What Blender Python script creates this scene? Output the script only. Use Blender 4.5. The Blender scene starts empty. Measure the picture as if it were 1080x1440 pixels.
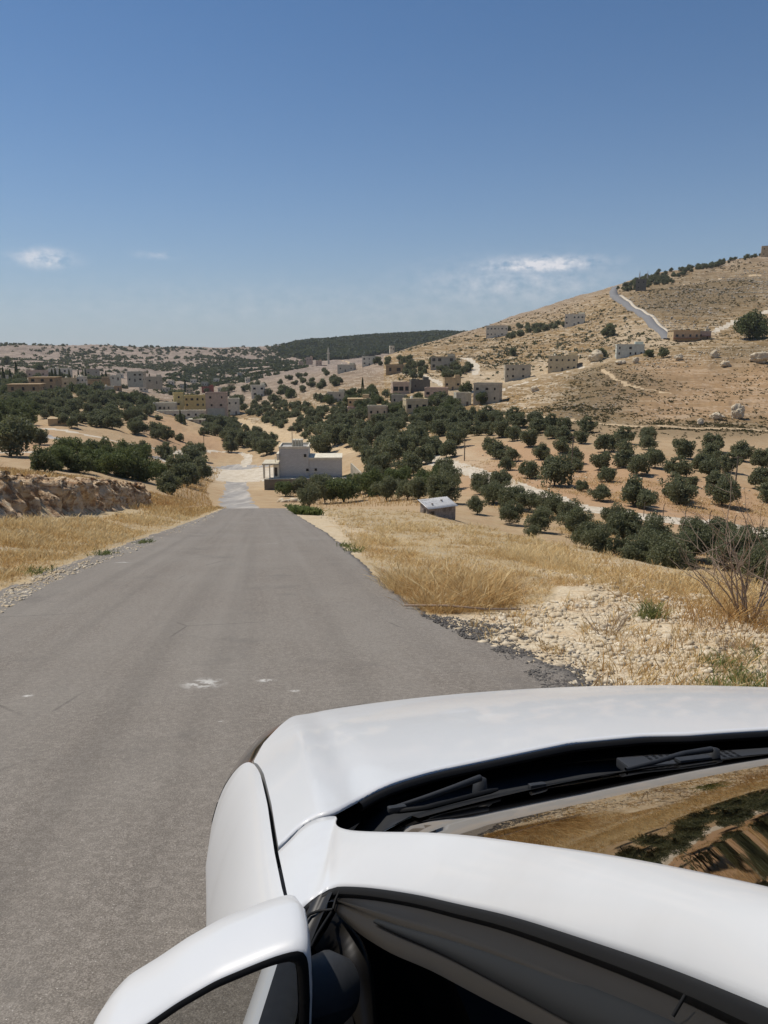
import bpy, math, random
import numpy as np
from mathutils import Vector, Matrix
S = bpy.context.scene
COL = S.collection
R = math.radians
F = 1040.0
PITCH = math.atan(220/1040)

# ---------------------------------------------------------------- camera
cam_d = bpy.data.cameras.new('camera'); cam = bpy.data.objects.new('camera', cam_d); COL.objects.link(cam)
cam_d.sensor_fit = 'VERTICAL'; cam_d.sensor_height = 36; cam_d.lens = 26
cam_d.clip_start = 0.02; cam_d.clip_end = 60000
cam.location = (0, 0, 0); cam.rotation_euler = (R(90)-PITCH, 0, 0)
S.camera = cam
# ---------------------------------------------------------------- light
SUN_AZ, SUN_EL = R(-62), R(60)
w = bpy.data.worlds.new('World'); S.world = w; w.use_nodes = True
nt = w.node_tree; N = nt.nodes; L = nt.links; N.clear()
out = N.new('ShaderNodeOutputWorld'); bg = N.new('ShaderNodeBackground'); sky = N.new('ShaderNodeTexSky')
sky.sky_type = 'NISHITA'; sky.sun_disc = False; sky.sun_elevation = SUN_EL; sky.sun_rotation = SUN_AZ
sky.altitude = 700; sky.air_density = 1.0; sky.dust_density = 0.15; sky.ozone_density = 3.0
bg.inputs['Strength'].default_value = 0.07
# faint far cumulus bank low above the ridges
tc = N.new('ShaderNodeTexCoord'); sep = N.new('ShaderNodeSeparateXYZ'); L.new(tc.outputs['Generated'], sep.inputs[0])
def m2(op, a, b=None, c=None):
    n = N.new('ShaderNodeMath'); n.operation = op
    for i, v in enumerate((a, b, c)):
        if v is None: continue
        if isinstance(v, (int, float)): n.inputs[i].default_value = v
        else: L.new(v, n.inputs[i])
    return n.outputs[0]
azn = m2('ARCTAN2', sep.outputs['X'], sep.outputs['Y']); eln = m2('ARCSINE', sep.outputs['Z'])
def gauss(az, el, sa, se):
    a = m2('DIVIDE', m2('SUBTRACT', azn, az), sa); b = m2('DIVIDE', m2('SUBTRACT', eln, el), se)
    return m2('POWER', 2.718, m2('MULTIPLY', m2('ADD', m2('MULTIPLY', a, a), m2('MULTIPLY', b, b)), -1.0))
cn = N.new('ShaderNodeCombineXYZ'); L.new(m2('MULTIPLY', azn, 30), cn.inputs[0]); L.new(m2('MULTIPLY', eln, 48), cn.inputs[1])
no = N.new('ShaderNodeTexNoise'); no.inputs['Scale'].default_value = 1.6; no.inputs['Detail'].default_value = 7; no.inputs['Roughness'].default_value = .62
L.new(cn.outputs[0], no.inputs['Vector'])
CLOUDS = [(0.20, .112, .062, .0085, 1.5), (0.165, .088, .12, .026, .42), (-.413, .1115, .026, .0085, 1.25), (-.285, .121, .025, .004, .35), (.02, .06, .5, .03, .16)]
tot = None
for az, el, sa, se, k in CLOUDS:
    g = m2('MULTIPLY', gauss(az, el, sa, se), k); tot = g if tot is None else m2('MAXIMUM', tot, g)
mask = m2('MULTIPLY', tot, m2('SMOOTHSTEP' if False else 'MULTIPLY', m2('MAXIMUM', m2('SUBTRACT', no.outputs['Fac'], .36), 0), 3.6))
mask = m2('MINIMUM', mask, .85)
hzm = N.new('ShaderNodeMixRGB'); hzf = m2('MULTIPLY', m2('POWER', 2.718, m2('MULTIPLY', m2('MAXIMUM', eln, 0), -7.5)), .86); L.new(hzf, hzm.inputs['Fac']); tnt = N.new('ShaderNodeMixRGB'); tnt.blend_type = 'MULTIPLY'; tnt.inputs['Fac'].default_value = 1; tnt.inputs['Color2'].default_value = (.50, .80, 1.0, 1); L.new(sky.outputs[0], tnt.inputs['Color1']); L.new(tnt.outputs[0], hzm.inputs['Color1']); hzm.inputs['Color2'].default_value = (5.7, 6.1, 6.6, 1)
mx = N.new('ShaderNodeMixRGB'); L.new(mask, mx.inputs['Fac']); L.new(hzm.outputs[0], mx.inputs['Color1']); mx.inputs['Color2'].default_value = (10.5, 10.3, 10.6, 1)
L.new(mx.outputs[0], bg.inputs['Color']); L.new(bg.outputs[0], out.inputs[0])
sd = bpy.data.lights.new('sun', 'SUN'); sd.energy = 3.6; sd.angle = R(.5); sd.color = (1, .935, .845)
sun = bpy.data.objects.new('sun', sd); COL.objects.link(sun)
sdir = Vector((math.sin(SUN_AZ)*math.cos(SUN_EL), math.cos(SUN_AZ)*math.cos(SUN_EL), math.sin(SUN_EL)))
sun.rotation_euler = sdir.to_track_quat('Z', 'Y').to_euler()
S.view_settings.view_transform = 'Standard'; S.view_settings.look = 'None'; S.view_settings.gamma = 1
S.view_settings.use_curve_mapping = False; S.view_settings.exposure = 0.24
S.render.engine = 'CYCLES'; S.cycles.max_bounces = 6; S.cycles.volume_bounces = 0
S.cycles.use_denoising = True

# ---------------------------------------------------------------- helpers
rng = np.random.default_rng(7); random.seed(7)
def _hash(ix, iy, iz, seed):
    n = (ix*374761393 + iy*668265263 + iz*2147483647*7 + seed*1274126177) & 0xffffffff
    n = ((n ^ (n >> 13))*1274126177) & 0xffffffff
    n = n ^ (n >> 16)
    return (n & 0xffff)/65535.0
def vnoise(x, y, z=0.0, seed=0):
    x = np.asarray(x, float); y = np.asarray(y, float); z = np.asarray(z, float) + 0*x
    ix, iy, iz = np.floor(x).astype(np.int64), np.floor(y).astype(np.int64), np.floor(z).astype(np.int64)
    fx, fy, fz = x-ix, y-iy, z-iz
    fx, fy, fz = fx*fx*(3-2*fx), fy*fy*(3-2*fy), fz*fz*(3-2*fz)
    r = 0
    for a in (0, 1):
        for b in (0, 1):
            for c in (0, 1):
                r = r + _hash(ix+a, iy+b, iz+c, seed)*(fx if a else 1-fx)*(fy if b else 1-fy)*(fz if c else 1-fz)
    return r*2-1
def fbm(x, y, z=0.0, o=4, seed=0, g=.5):
    r = 0; a = 1; f = 1
    for i in range(o):
        r = r + a*vnoise(np.asarray(x)*f, np.asarray(y)*f, np.asarray(z)*f, seed+i*17); a *= g; f *= 2.03
    return r
def sstep(a, b, x):
    t = np.clip((np.asarray(x, float)-a)/(b-a), 0, 1); return t*t*(3-2*t)
def ray(px, py):
    u = (720-py)/F; X = (px-540)/F
    y = math.cos(PITCH)+u*math.sin(PITCH); z = -math.sin(PITCH)+u*math.cos(PITCH)
    return X/y, z/y            # a = x/y, s = z/y
def mesh_obj(name, V, Fc, mat=None, parent=None, smooth=True, uv=None):
    me = bpy.data.meshes.new(name)
    V = np.asarray(V, np.float32)
    if isinstance(Fc, np.ndarray):
        n, k = Fc.shape
        me.vertices.add(len(V)); me.vertices.foreach_set('co', V.ravel())
        me.loops.add(n*k); me.loops.foreach_set('vertex_index', Fc.ravel().astype(np.int32))
        me.polygons.add(n); me.polygons.foreach_set('loop_start', np.arange(0, n*k, k, dtype=np.int32))
        me.update(calc_edges=True)
    else:
        me.from_pydata([tuple(map(float, v)) for v in V], [], Fc); me.update()
    if smooth: me.polygons.foreach_set('use_smooth', np.ones(len(me.polygons), bool))
    if mat: me.materials.append(mat)
    o = bpy.data.objects.new(name, me); COL.objects.link(o)
    if parent: o.parent = parent
    return o
def empty(name, loc=(0, 0, 0), rz=0, sc=1):
    o = bpy.data.objects.new(name, None); COL.objects.link(o); o.location = loc; o.rotation_euler = (0, 0, rz)
    if sc != 1: o.scale = (sc, sc, sc)
    o.empty_display_size = .1
    return o
def tag(o, label=None, cat=None, group=None, kind=None):
    if label: o['label'] = label
    if cat: o['category'] = cat
    if group: o['group'] = group
    if kind: o['kind'] = kind
    return o
def gridf(n, m, off=0):          # faces of an n x m vertex grid
    i = np.arange((n-1)*(m-1)); r, c = i//(m-1), i % (m-1); a = r*m+c+off
    return np.stack([a, a+1, a+m+1, a+m], 1)

# ---- material helper
class Mat:
    def __init__(s, name, rough=.9, spec=.3, metal=0.0):
        s.m = bpy.data.materials.new(name); s.m.use_nodes = True; s.t = s.m.node_tree; s.b = s.t.nodes['Principled BSDF']
        s.b.inputs['Roughness'].default_value = rough; s.b.inputs['Specular IOR Level'].default_value = spec; s.b.inputs['Metallic'].default_value = metal
        s.pos = None
    def n(s, t, **k):
        n = s.t.nodes.new(t)
        for a, v in k.items():
            if a in n.inputs: s.set(n.inputs[a], v)
            else: setattr(n, a, v)
        return n
    def set(s, i, v):
        if isinstance(v, bpy.types.NodeSocket): s.t.links.new(v, i)
        else: i.default_value = v
    def P(s, sc=(1, 1, 1), obj=False):
        if obj:
            c = s.n('ShaderNodeTexCoord').outputs['Object']
        else:
            c = s.n('ShaderNodeNewGeometry').outputs['Position']
        if sc == (1, 1, 1): return c
        v = s.n('ShaderNodeVectorMath', operation='MULTIPLY'); s.set(v.inputs[0], c); v.inputs[1].default_value = sc; return v.outputs[0]
    def noise(s, scale, detail=5, rough=.6, vec=None, dist=0):
        n = s.n('ShaderNodeTexNoise', Scale=scale, Detail=detail, Roughness=rough, Distortion=dist); s.set(n.inputs['Vector'], vec if vec is not None else s.P()); return n.outputs['Fac']
    def voro(s, scale, vec=None, feat='F1', outp='Distance', rnd=1):
        n = s.n('ShaderNodeTexVoronoi', feature=feat, Scale=scale, Randomness=rnd); s.set(n.inputs['Vector'], vec if vec is not None else s.P()); return n.outputs[outp]
    def ramp(s, f, stops, interp='LINEAR'):
        n = s.n('ShaderNodeValToRGB'); n.color_ramp.interpolation = interp; e = n.color_ramp.elements
        while len(e) < len(stops): e.new(.5)
        for q, (p, c) in zip(e, stops):
            q.position = p; q.color = (*c, 1) if isinstance(c, tuple) else (c, c, c, 1)
        s.set(n.inputs[0], f); return n.outputs[0]
    def mix(s, f, a, b, mode='MIX'):
        n = s.n('ShaderNodeMixRGB', blend_type=mode); s.set(n.inputs[0], f)
        s.set(n.inputs[1], (*a, 1) if isinstance(a, tuple) else a); s.set(n.inputs[2], (*b, 1) if isinstance(b, tuple) else b); return n.outputs[0]
    def ma(s, op, a, b=0.0, clamp=False):
        n = s.n('ShaderNodeMath', operation=op, use_clamp=clamp); s.set(n.inputs[0], a); s.set(n.inputs[1], b); return n.outputs[0]
    def mr(s, v, a, b, c=0.0, d=1.0):
        n = s.n('ShaderNodeMapRange'); s.set(n.inputs['Value'], v)
        for k, q in zip(('From Min', 'From Max', 'To Min', 'To Max'), (a, b, c, d)): n.inputs[k].default_value = q
        return n.outputs[0]
    def attr(s, name):
        return s.n('ShaderNodeAttribute', attribute_name=name)
    def col(s, v): s.set(s.b.inputs['Base Color'], (*v, 1) if isinstance(v, tuple) else v); return s
    def bump(s, h, st=.5, dist=.1):
        n = s.n('ShaderNodeBump', Strength=st, Distance=dist); s.set(n.inputs['Height'], h); s.t.links.new(n.outputs[0], s.b.inputs['Normal']); return s
def plain(name, c, rough=.8, spec=.3, metal=0, nz=.12, scale=3):
    m = Mat(name, rough, spec, metal)
    f = m.noise(scale, 4, .6)
    m.col(m.mix(f, tuple(x*(1-nz) for x in c), tuple(min(1, x*(1+nz)) for x in c)))
    return m.m

# ---------------------------------------------------------------- terrain height
HC = 1.45; SL = math.atan(.185); H0 = HC/math.cos(SL)          # camera height over the road, road slope
def z_(Y, z): return (Y, None, z)
COLS = {
 -500: [z_(3,-1.2), z_(20,-3), z_(60,-9), (120,655), (150,640), (200,620), (260,600), (350,578), (450,560), (600,535), (750,522), (1000,515), (1500,487), (1700,481), (2100,500), (7000,508)],
 0: [z_(3,-1.5), z_(20,-4), z_(50,-9), z_(80,-14.5), (120,650), (150,638), (200,618), (260,600), (350,578), (450,560), (600,535), (750,522), (1000,515), (1500,490), (1700,484), (2100,500), (7000,508)],
 100: [z_(3,-1.7), z_(20,-4.5), z_(50,-9.5), z_(80,-15.5), (120,662), (150,642), (200,620), (260,600), (350,580), (450,560), (600,537), (800,525), (1000,520), (1500,497), (1700,488), (2100,502), (7000,508)],
 200: [z_(3,-1.9), z_(20,-5.0), z_(55,-12), z_(80,-16.8), (110,688), (150,668), (200,645), (260,625), (330,602), (420,580), (550,562), (700,547), (1000,527), (1400,505), (1850,490), (2300,505), (7000,508)],
 300: [z_(3,-2.03), z_(50,-10.8), (67,714), (88,722), (115,716), (150,703), (200,680), (280,655), (330,637), (400,612), (520,587), (700,562), (1000,537), (1500,507), (1900,489), (2400,505), (7000,508)],
 350: [z_(3,-2.03), z_(50,-10.8), (67,714), (90,721), (118,713), (150,704), (200,684), (280,655), (330,637), (420,606), (550,574), (700,552), (1000,532), (1400,514), (1900,489), (2400,505), (7000,508)],
 430: [z_(3,-2.03), z_(50,-10.8), (67,714), (90,721), (120,716), (150,705), (190,694), (240,655), (300,627), (400,592), (520,566), (640,545), (760,533), (900,528), (1200,512), (1500,508), (2100,482), (2700,500), (7000,508)],
 500: [z_(3,-2.03), z_(50,-10.8), (67,714), (90,720), (120,713), (150,696), (200,662), (260,628), (350,592), (450,568), (550,547), (640,528), (720,520), (900,523), (1200,515), (1500,505), (2300,472), (2800,495), (7000,508)],
 600: [z_(3,-2.05), z_(40,-9.6), (62,716), (80,722), (100,712), (130,695), (170,660), (230,620), (300,592), (380,572), (450,555), (520,536), (620,512), (800,487), (950,480), (1150,490), (1500,500), (2300,463), (2900,490), (7000,508)],
 700: [z_(3,-2.1), z_(25,-6.5), (40,747), z_(60,-16), (85,740), (100,718), (130,683), (170,650), (220,617), (270,594), (320,578), (370,573), (420,560), (480,541), (560,516), (650,494), (750,478), (900,463), (1150,450), (1500,462), (2400,470), (7000,505)],
 800: [z_(3,-2.15), z_(15,-4.9), (25,785), z_(40,-12.5), (62,775), (85,748), (105,717), (130,684), (160,652), (200,617), (240,598), (300,566), (340,545), (375,532), (430,530), (480,516), (540,500), (620,480), (720,460), (880,440), (1100,419), (1400,440), (2500,470), (7000,505)],
 900: [z_(3,-2.2), z_(9,-3.5), (17,808), z_(30,-10.3), z_(48,-15.5), (68,806), (82,765), (100,728), (115,706), (150,655), (190,622), (230,611), (300,560), (360,520), (405,503), (440,500), (480,485), (540,470), (620,445), (800,412), (1000,390), (1300,420), (2500,460), (7000,500)],
 1000: [z_(3,-2.2), z_(8,-3.4), (14,830), z_(25,-9.6), z_(45,-15.5), (66,812), (80,775), (98,737), (115,716), (150,662), (195,625), (230,616), (300,568), (370,518), (420,489), (460,482), (500,478), (540,470), (600,447), (800,408), (1030,372), (1350,400), (2500,450), (7000,500)],
 1080: [z_(3,-2.2), z_(8,-3.45), (13,845), z_(25,-10.6), z_(45,-16.8), (66,822), (80,785), (96,752), (115,726), (150,670), (200,628), (230,622), (300,572), (380,512), (430,483), (480,475), (530,470), (600,448), (800,398), (1050,359), (1400,380), (2500,440), (7000,500)],
 1600: [z_(3,-2.2), z_(8,-3.8), z_(14,-7), z_(25,-13), z_(45,-19), (70,815), (100,750), (150,675), (200,635), (240,615), (300,560), (430,470), (600,430), (800,380), (1050,320), (1400,350), (2500,430), (7000,500)],
}
NLY, NA = 1400, 420
LY = np.linspace(math.log(3), math.log(7500), NLY); AG = np.linspace(-1.25, 1.25, NA)
_tab = []
for px in sorted(COLS):
    ly, aa, ss = [], [], []
    for q in COLS[px]:
        if len(q) == 3:
            Y, _, z = q; a = ray(px, 720-F*math.tan(math.atan(z/Y)+PITCH) if z/Y > -1 else 1440)[0]; s = z/Y
        else:
            Y, py = q; a, s = ray(px, py)
        ly.append(math.log(Y)); aa.append(a); ss.append(s)
    g = np.interp(LY, ly, ss); ga = np.interp(LY, ly, aa)
    k = np.exp(-.5*(np.arange(-24, 25)/7.5)**2); k /= k.sum()
    g = np.convolve(np.pad(g, 24, 'edge'), k, 'valid'); ga = np.convolve(np.pad(ga, 24, 'edge'), k, 'valid')
    _tab.append((ga, g))
TA = np.array([t[0] for t in _tab]); TS = np.array([t[1] for t in _tab])
TAB = np.empty((NLY, NA))
for i in range(NLY):
    TAB[i] = np.interp(AG, TA[:, i], TS[:, i])
k = np.exp(-.5*(np.arange(-14, 15)/4.5)**2); k /= k.sum()
TAB = np.array([np.convolve(np.pad(r_, 14, 'edge'), k, 'valid') for r_ in TAB])
def far_z(x, y):
    Yp = np.maximum(np.maximum(y, np.abs(x)/1.2), 3.01)
    a = np.clip(x/Yp, -1.24, 1.24)
    fi = np.clip((np.log(Yp)-LY[0])/(LY[1]-LY[0]), 0, NLY-1.001); fj = np.clip((a+1.25)/(AG[1]-AG[0]), 0, NA-1.001)
    i = fi.astype(int); j = fj.astype(int); u = fi-i; v = fj-j
    s = TAB[i, j]*(1-u)*(1-v)+TAB[i+1, j]*u*(1-v)+TAB[i, j+1]*(1-u)*v+TAB[i+1, j+1]*u*v
    return s*Yp
def plane_hit(px, py):
    a, s = ray(px, py); Y = H0/(-s-.185); return a*Y, Y
RE = sorted([plane_hit(*p)[::-1] for p in [(870,1010),(800,952),(745,928),(690,906),(640,884),(600,864),(562,838),(525,808),(492,778),(462,752),(440,738),(418,725),(402,716.5)]])
LE = sorted([plane_hit(*p)[::-1] for p in [(0,830),(70,802),(150,775),(205,756),(250,740),(288,726),(316,714.5)]])
RE = [(-60, 12.0), (0, 2.35), (2.5, 2.15)]+[(y, x) for y, x in RE if 3.6 < y < 64]+[(66, -9.0), (72, -10.0)]
LE = [(-60, 5.8), (0, -4.05), (6, -5.0)]+[(y, x) for y, x in LE if y < 66]+[(66, -14.9), (72, -15.8)]
REY, REX = map(np.array, zip(*RE)); LEY, LEX = map(np.array, zip(*LE))
REX[-2] = REX[-3]-.165*(66-REY[-3]); REX[-1] = REX[-2]-1.0; LEX[-2] = LEX[-3]-.168*(66-LEY[-3]); LEX[-1] = LEX[-2]-1.0
def redge(y): return np.interp(y, REY, REX)
def ledge(y): return np.interp(y, LEY, LEX)
LPX = [0, 1, 3.0, 4.2, 5.2, 6.4, 8, 12, 16, 24, 60]; LPZ = [0, .10, .36, .52, 1.35, 1.98, 2.15, 2.05, 1.3, -1.5, -12]
def near_z(x, y):
    dl = ledge(y)-x; dr = x-redge(y)
    base = -H0-.185*np.clip(y, -120, 400)
    fade = 1-sstep(48, 66, y); up = sstep(-30, 0, y)*.3+.7
    l = np.interp(np.maximum(dl, 0), LPX, LPZ)*fade*up+(1-fade)*(-.12*np.maximum(dl, 0))
    r = np.where(dr > 0, -.045*dr-.004*dr*dr*0, 0)+.09*np.exp(-((dr-3.3)/1.2)**2-((y-11)/3)**2)
    return base+np.where(dl > 0, l, 0)+np.where(dr > 0, r, 0)
def brow(y): return 5.6+.085*np.maximum(y, 0)
def Hs(x, y, detail=True):
    x = np.asarray(x, float); y = np.asarray(y, float)
    nz = near_z(x, y); fz = far_z(x, y)
    dl = ledge(y)-x; dr = x-redge(y)
    wl = 1-sstep(12, 22, dl); wr = 1-sstep(brow(y), brow(y)+4.5, dr)
    wy = 1-sstep(56, 69, y)
    wn = np.where(dl > 0, wl, np.where(dr > 0, wr, 1))*wy
    wn = np.where(y < 3, np.maximum(wn, sstep(3, -14, y)), wn)
    z = nz*wn+fz*(1-wn)
    if detail:
        r = np.hypot(x, y); off = np.where((dl < 0) & (dr < 0) & (y < 75), 0, np.minimum(np.maximum(np.maximum(dl, dr), 0)/1.5, 1)); off = np.where(y > 75, 1, off)
        z = z+off*(.05*fbm(x*1.1, y*1.1, o=4, seed=3)*np.exp(-r/60)+np.minimum(r/140, 2.6)*.55*fbm(x/38, y/38, o=5, seed=9)*sstep(60, 200, r)+.45*fbm(x/7, y/7, o=4, seed=10, g=.6)*sstep(230, 330, r)
                   + sstep(380, 900, r)*3.5*fbm(x/150, y/150, o=5, seed=21)+sstep(900, 1500, r)*9*fbm(x/420, y/420, o=4, seed=22, g=.55))
        # stepped limestone ledges on the hillsides to the right
        hill = sstep(.12, .3, x/np.maximum(y, 1))*sstep(235, 300, y)
        z = z+hill*.9*np.abs(vnoise(x/60, z/2.6, seed=5))
    return z
# carve far road / junction a little flat
def hit(px, py, ymin=60, ymax=4000):
    a, s = ray(px, py); Y = np.geomspace(ymin, ymax, 2500); z = Hs(a*Y, Y)
    d = z-s*Y; i = np.argmax(d >= 0)
    if d[i] < 0: i = np.argmax(d/Y)      # nearest miss at a skyline
    return a*Y[i], Y[i], float(z[i])
def onG(x, y): return float(Hs(np.array([x]), np.array([y]))[0])

th = np.radians(np.concatenate([np.arange(-180, -31, 3.0), np.arange(-31, 31, .085), np.arange(31, 180.1, 3.0)]))
rr = np.concatenate([[0.0], np.geomspace(.4, 7000, 860)])
TH, RR = np.meshgrid(th, rr, indexing='ij'); GX = RR*np.sin(TH); GY = RR*np.cos(TH)
GZ = Hs(GX, GY)
inroad = (ledge(GY) < GX-.25) & (redge(GY) > GX+.25) & (GY < 71)
GZ = np.where(inroad, GZ-.07, GZ)
# ---------------------------------------------------------------- ground colour zones (world ground cover, stored per vertex)
def proj(x, y, z):
    c, s = math.cos(PITCH), math.sin(PITCH)
    d = y*c-z*s; u = y*s+z*c
    d = np.maximum(d, 1e-3)
    return 540+F*x/d, 720-F*u/d
def inpoly(px, py, poly):
    r = np.zeros(px.shape, bool); n = len(poly)
    for i in range(n):
        (x0, y0), (x1, y1) = poly[i], poly[(i+1) % n]
        c = ((y0 > py) != (y1 > py)) & (px < (x1-x0)*(py-y0)/((y1-y0) if y1 != y0 else 1e-9)+x0)
        r ^= c
    return r
# ---------------------------------------------------------------- roads
M_a = Mat('asphalt', .88, .25)
n1 = M_a.noise(.5, 5, .6); n2 = M_a.noise(170, 3, .75); n3 = M_a.noise(60, 3, .7); sxy = M_a.n('ShaderNodeSeparateXYZ'); M_a.set(sxy.inputs[0], M_a.P()); uu = M_a.ma('ADD', sxy.outputs[0], M_a.ma('MULTIPLY', sxy.outputs[1], .165)); cb = M_a.n('ShaderNodeCombineXYZ'); M_a.set(cb.inputs[0], M_a.ma('MULTIPLY', uu, 1.5)); M_a.set(cb.inputs[1], M_a.ma('MULTIPLY', sxy.outputs[1], .045)); lane = M_a.noise(1, 4, .6, vec=cb.outputs[0]); sp = M_a.voro(85); sp2 = M_a.voro(130, outp='Color')
nm = M_a.noise(26, 4, .75); c = M_a.ramp(n2, [(.33, (.07,.06,.048)), (.5, (.20,.173,.142)), (.66, (.42,.375,.32))]); c = M_a.mix(M_a.mr(nm, .42, .62, 0, .45), c, (.115,.10,.083)); c = M_a.mix(M_a.mr(nm, .5, .36, 0, .35), c, (.31,.28,.24))
c = M_a.mix(M_a.mr(lane, .40, .66, 0, .36), c, (.27,.245,.21)); c = M_a.mix(M_a.mr(n1, .42, .7, 0, .3), c, (.28,.26,.225))
c = M_a.mix(M_a.mr(M_a.noise(.9, 5, .7), .56, .7, 0, .4), c, (.12,.11,.098))
s2 = M_a.n('ShaderNodeSeparateColor'); M_a.set(s2.inputs[0], sp2)
c = M_a.mix(M_a.ma('MULTIPLY', M_a.mr(sp, .22, .1), M_a.ma('GREATER_THAN', s2.outputs[0], .93)), c, (.6,.56,.5))
# white drips of spilt lime on the asphalt
def splash(px, py, sx, sy):
    x, y = plane_hit(px, py); v = M_a.n('ShaderNodeVectorMath', operation='SUBTRACT'); M_a.set(v.inputs[0], M_a.P()); v.inputs[1].default_value = (x, y, -H0-.185*y)
    v2 = M_a.n('ShaderNodeVectorMath', operation='DIVIDE'); M_a.set(v2.inputs[0], v.outputs[0]); v2.inputs[1].default_value = (sx, sy, 1)
    l = M_a.n('ShaderNodeVectorMath', operation='LENGTH'); M_a.set(l.inputs[0], v2.outputs[0]); return M_a.mr(l.outputs['Value'], 1, .2)
nz_ = M_a.noise(9, 5, .75)
for px, py, sx, sy, t in [(287, 962, .19, .20, .47), (415, 972, .05, .04, .42), (40, 980, .05, .04, .42), (375, 957, .10, .07, .5), (312, 1018, .06, .04, .5), (173, 791, .22, .12, .45), (380, 765, .5, .12, .53)]:
    f = M_a.ma('MULTIPLY', splash(px, py, sx, sy), M_a.mr(nz_, t, t+.1), True); c = M_a.mix(f, c, (.62,.60,.55))
cb2 = M_a.n('ShaderNodeCombineXYZ'); M_a.set(cb2.inputs[0], M_a.ma('MULTIPLY', uu, 2.4)); M_a.set(cb2.inputs[1], M_a.ma('MULTIPLY', sxy.outputs[1], .03)); wv = M_a.noise(1, 3, .5, vec=cb2.outputs[0]); c = M_a.mix(M_a.mr(wv, .50, .68, 0, .24), c, (.12,.108,.092)); crk = M_a.voro(.35, feat='DISTANCE_TO_EDGE', vec=M_a.P((1, .8, 1))); c = M_a.mix(M_a.ma('MULTIPLY', M_a.mr(crk, .006, .0, 0, .5), M_a.mr(n1, .55, .6)), c, (.05,.045,.04))
M_a.col(c); M_a.bump(M_a.ma('ADD', n2, M_a.ma('MULTIPLY', n3, .7)), .75, .006)
ys = np.unique(np.concatenate([np.arange(-45, 2, 1.0), np.arange(2, 24, .06), np.arange(24, 71.5, .4)]))
xe0 = ledge(ys)+.05*fbm(ys*1.6, ys*0, o=5, seed=60, g=.6); xe1 = redge(ys)+.055*fbm(ys*1.7, ys*0, o=5, seed=61, g=.6)
tt = np.concatenate([[0], np.linspace(0, 1, 60), [1]])
X = xe0[:, None]*(1-tt)+xe1[:, None]*tt; Y = np.repeat(ys[:, None], len(tt), 1)
wy = 1-sstep(56, 69, Y)
Z = near_z(np.clip(X, ledge(Y), redge(Y)), Y)*wy+far_z(X, Y)*(1-wy)+.012+.012*fbm(X/1.5, Y/3, o=3, seed=62); Z[:, 0] -= .22; Z[:, -1] -= .22
V = np.stack([X, Y, Z], -1).reshape(-1, 3)
road = mesh_obj('road', V, gridf(len(ys), len(tt)), M_a.m); tag(road, kind='structure')

RIB = []; RIBX = []
def ribbon(name, pts, wid, mat, lift=.18, ymin=60, kind='structure', dens=1.5):
    """road strip: centre line points (px,py) found on the terrain"""
    P = [q[1:3] if q[0] == 'w' else hit(q[0], q[1], q[2] if len(q) > 2 else ymin)[:2] for q in pts]; W = wid if isinstance(wid, (list, tuple)) else [wid]*len(P)
    d = np.concatenate([[0], np.cumsum([math.dist(P[i], P[i+1]) for i in range(len(P)-1)])]); n = max(8, int(d[-1]/dens))
    s = np.linspace(0, d[-1], n); x = np.interp(s, d, [p[0] for p in P]); y = np.interp(s, d, [p[1] for p in P]); ww = np.interp(s, d, W)
    k = max(1, int(n/len(P)/3)); ker = np.ones(2*k+1)/(2*k+1)
    x = np.convolve(np.pad(x, k, 'reflect', reflect_type='odd'), ker, 'valid'); y = np.convolve(np.pad(y, k, 'reflect', reflect_type='odd'), ker, 'valid')
    tx, ty = np.gradient(x), np.gradient(y); l = np.hypot(tx, ty)+1e-9; nx, ny = -ty/l, tx/l
    ed = 1+.15*fbm(s/5, s*0, o=3, seed=len(name))
    if name.startswith('hill_road'):
        tx, ty = np.gradient(x), np.gradient(y); l = np.hypot(tx, ty)+1e-9; nx, ny = -ty/l, tx/l; t = np.array([-.5, -.5, 0, .5, .5]); X = x[:, None]+nx[:, None]*t*ww[:, None]; Y = y[:, None]+ny[:, None]*t*ww[:, None]
        Z = np.repeat(Hs(x, y)[:, None], 5, 1)+lift+.35*(Hs(X, Y)-Hs(x, y)[:, None]); kk = 9; Z = np.array([np.convolve(np.pad(Z[:, q], kk, 'edge'), np.ones(2*kk+1)/(2*kk+1), 'valid') for q in range(5)]).T; Z = np.maximum(Z, Hs(X, Y)+.25); Z[:, 0] -= 2.5; Z[:, -1] -= 2.5
        RIBX.append((x, y, ww)); return tag(mesh_obj(name, np.stack([X, Y, Z], -1).reshape(-1, 3), gridf(n, 5), mat), kind=kind)
    RIB.append((x, y, ww*ed, name, mat))
M_t = Mat('pale_track', .95, .1); n1 = M_t.noise(.6, 6, .7); M_t.col(M_t.ramp(n1, [(.3, (.42,.34,.24)), (.5, (.55,.48,.37)), (.7, (.66,.60,.5))])); M_t.bump(n1, .5, .1)
M_d = Mat('dirt_track', .95, .1); n1 = M_d.noise(.5, 6, .7); M_d.col(M_d.ramp(n1, [(.3, (.40,.29,.17)), (.6, (.55,.42,.26)), (.8, (.6,.5,.36))])); M_d.bump(n1, .5, .1)
M_a2 = Mat('weathered_asphalt', .9, .2); n1 = M_a2.noise(.5, 6, .7); n1 = M_a2.noise(1, 5, .6, vec=M_a2.P((.5, .06, .5))); n2 = M_a2.noise(1, 4, .6, vec=M_a2.P((.4, .03, .1))); M_a2.col(M_a2.mix(M_a2.mr(n2, .5, .65), M_a2.ramp(n1, [(.3, (.27,.25,.225)), (.6, (.33,.31,.28)), (.75, (.42,.39,.35))]), (.48,.44,.38)))
M_a3 = plain('hill_asphalt', (.20,.195,.19), .9, .2)
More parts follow.
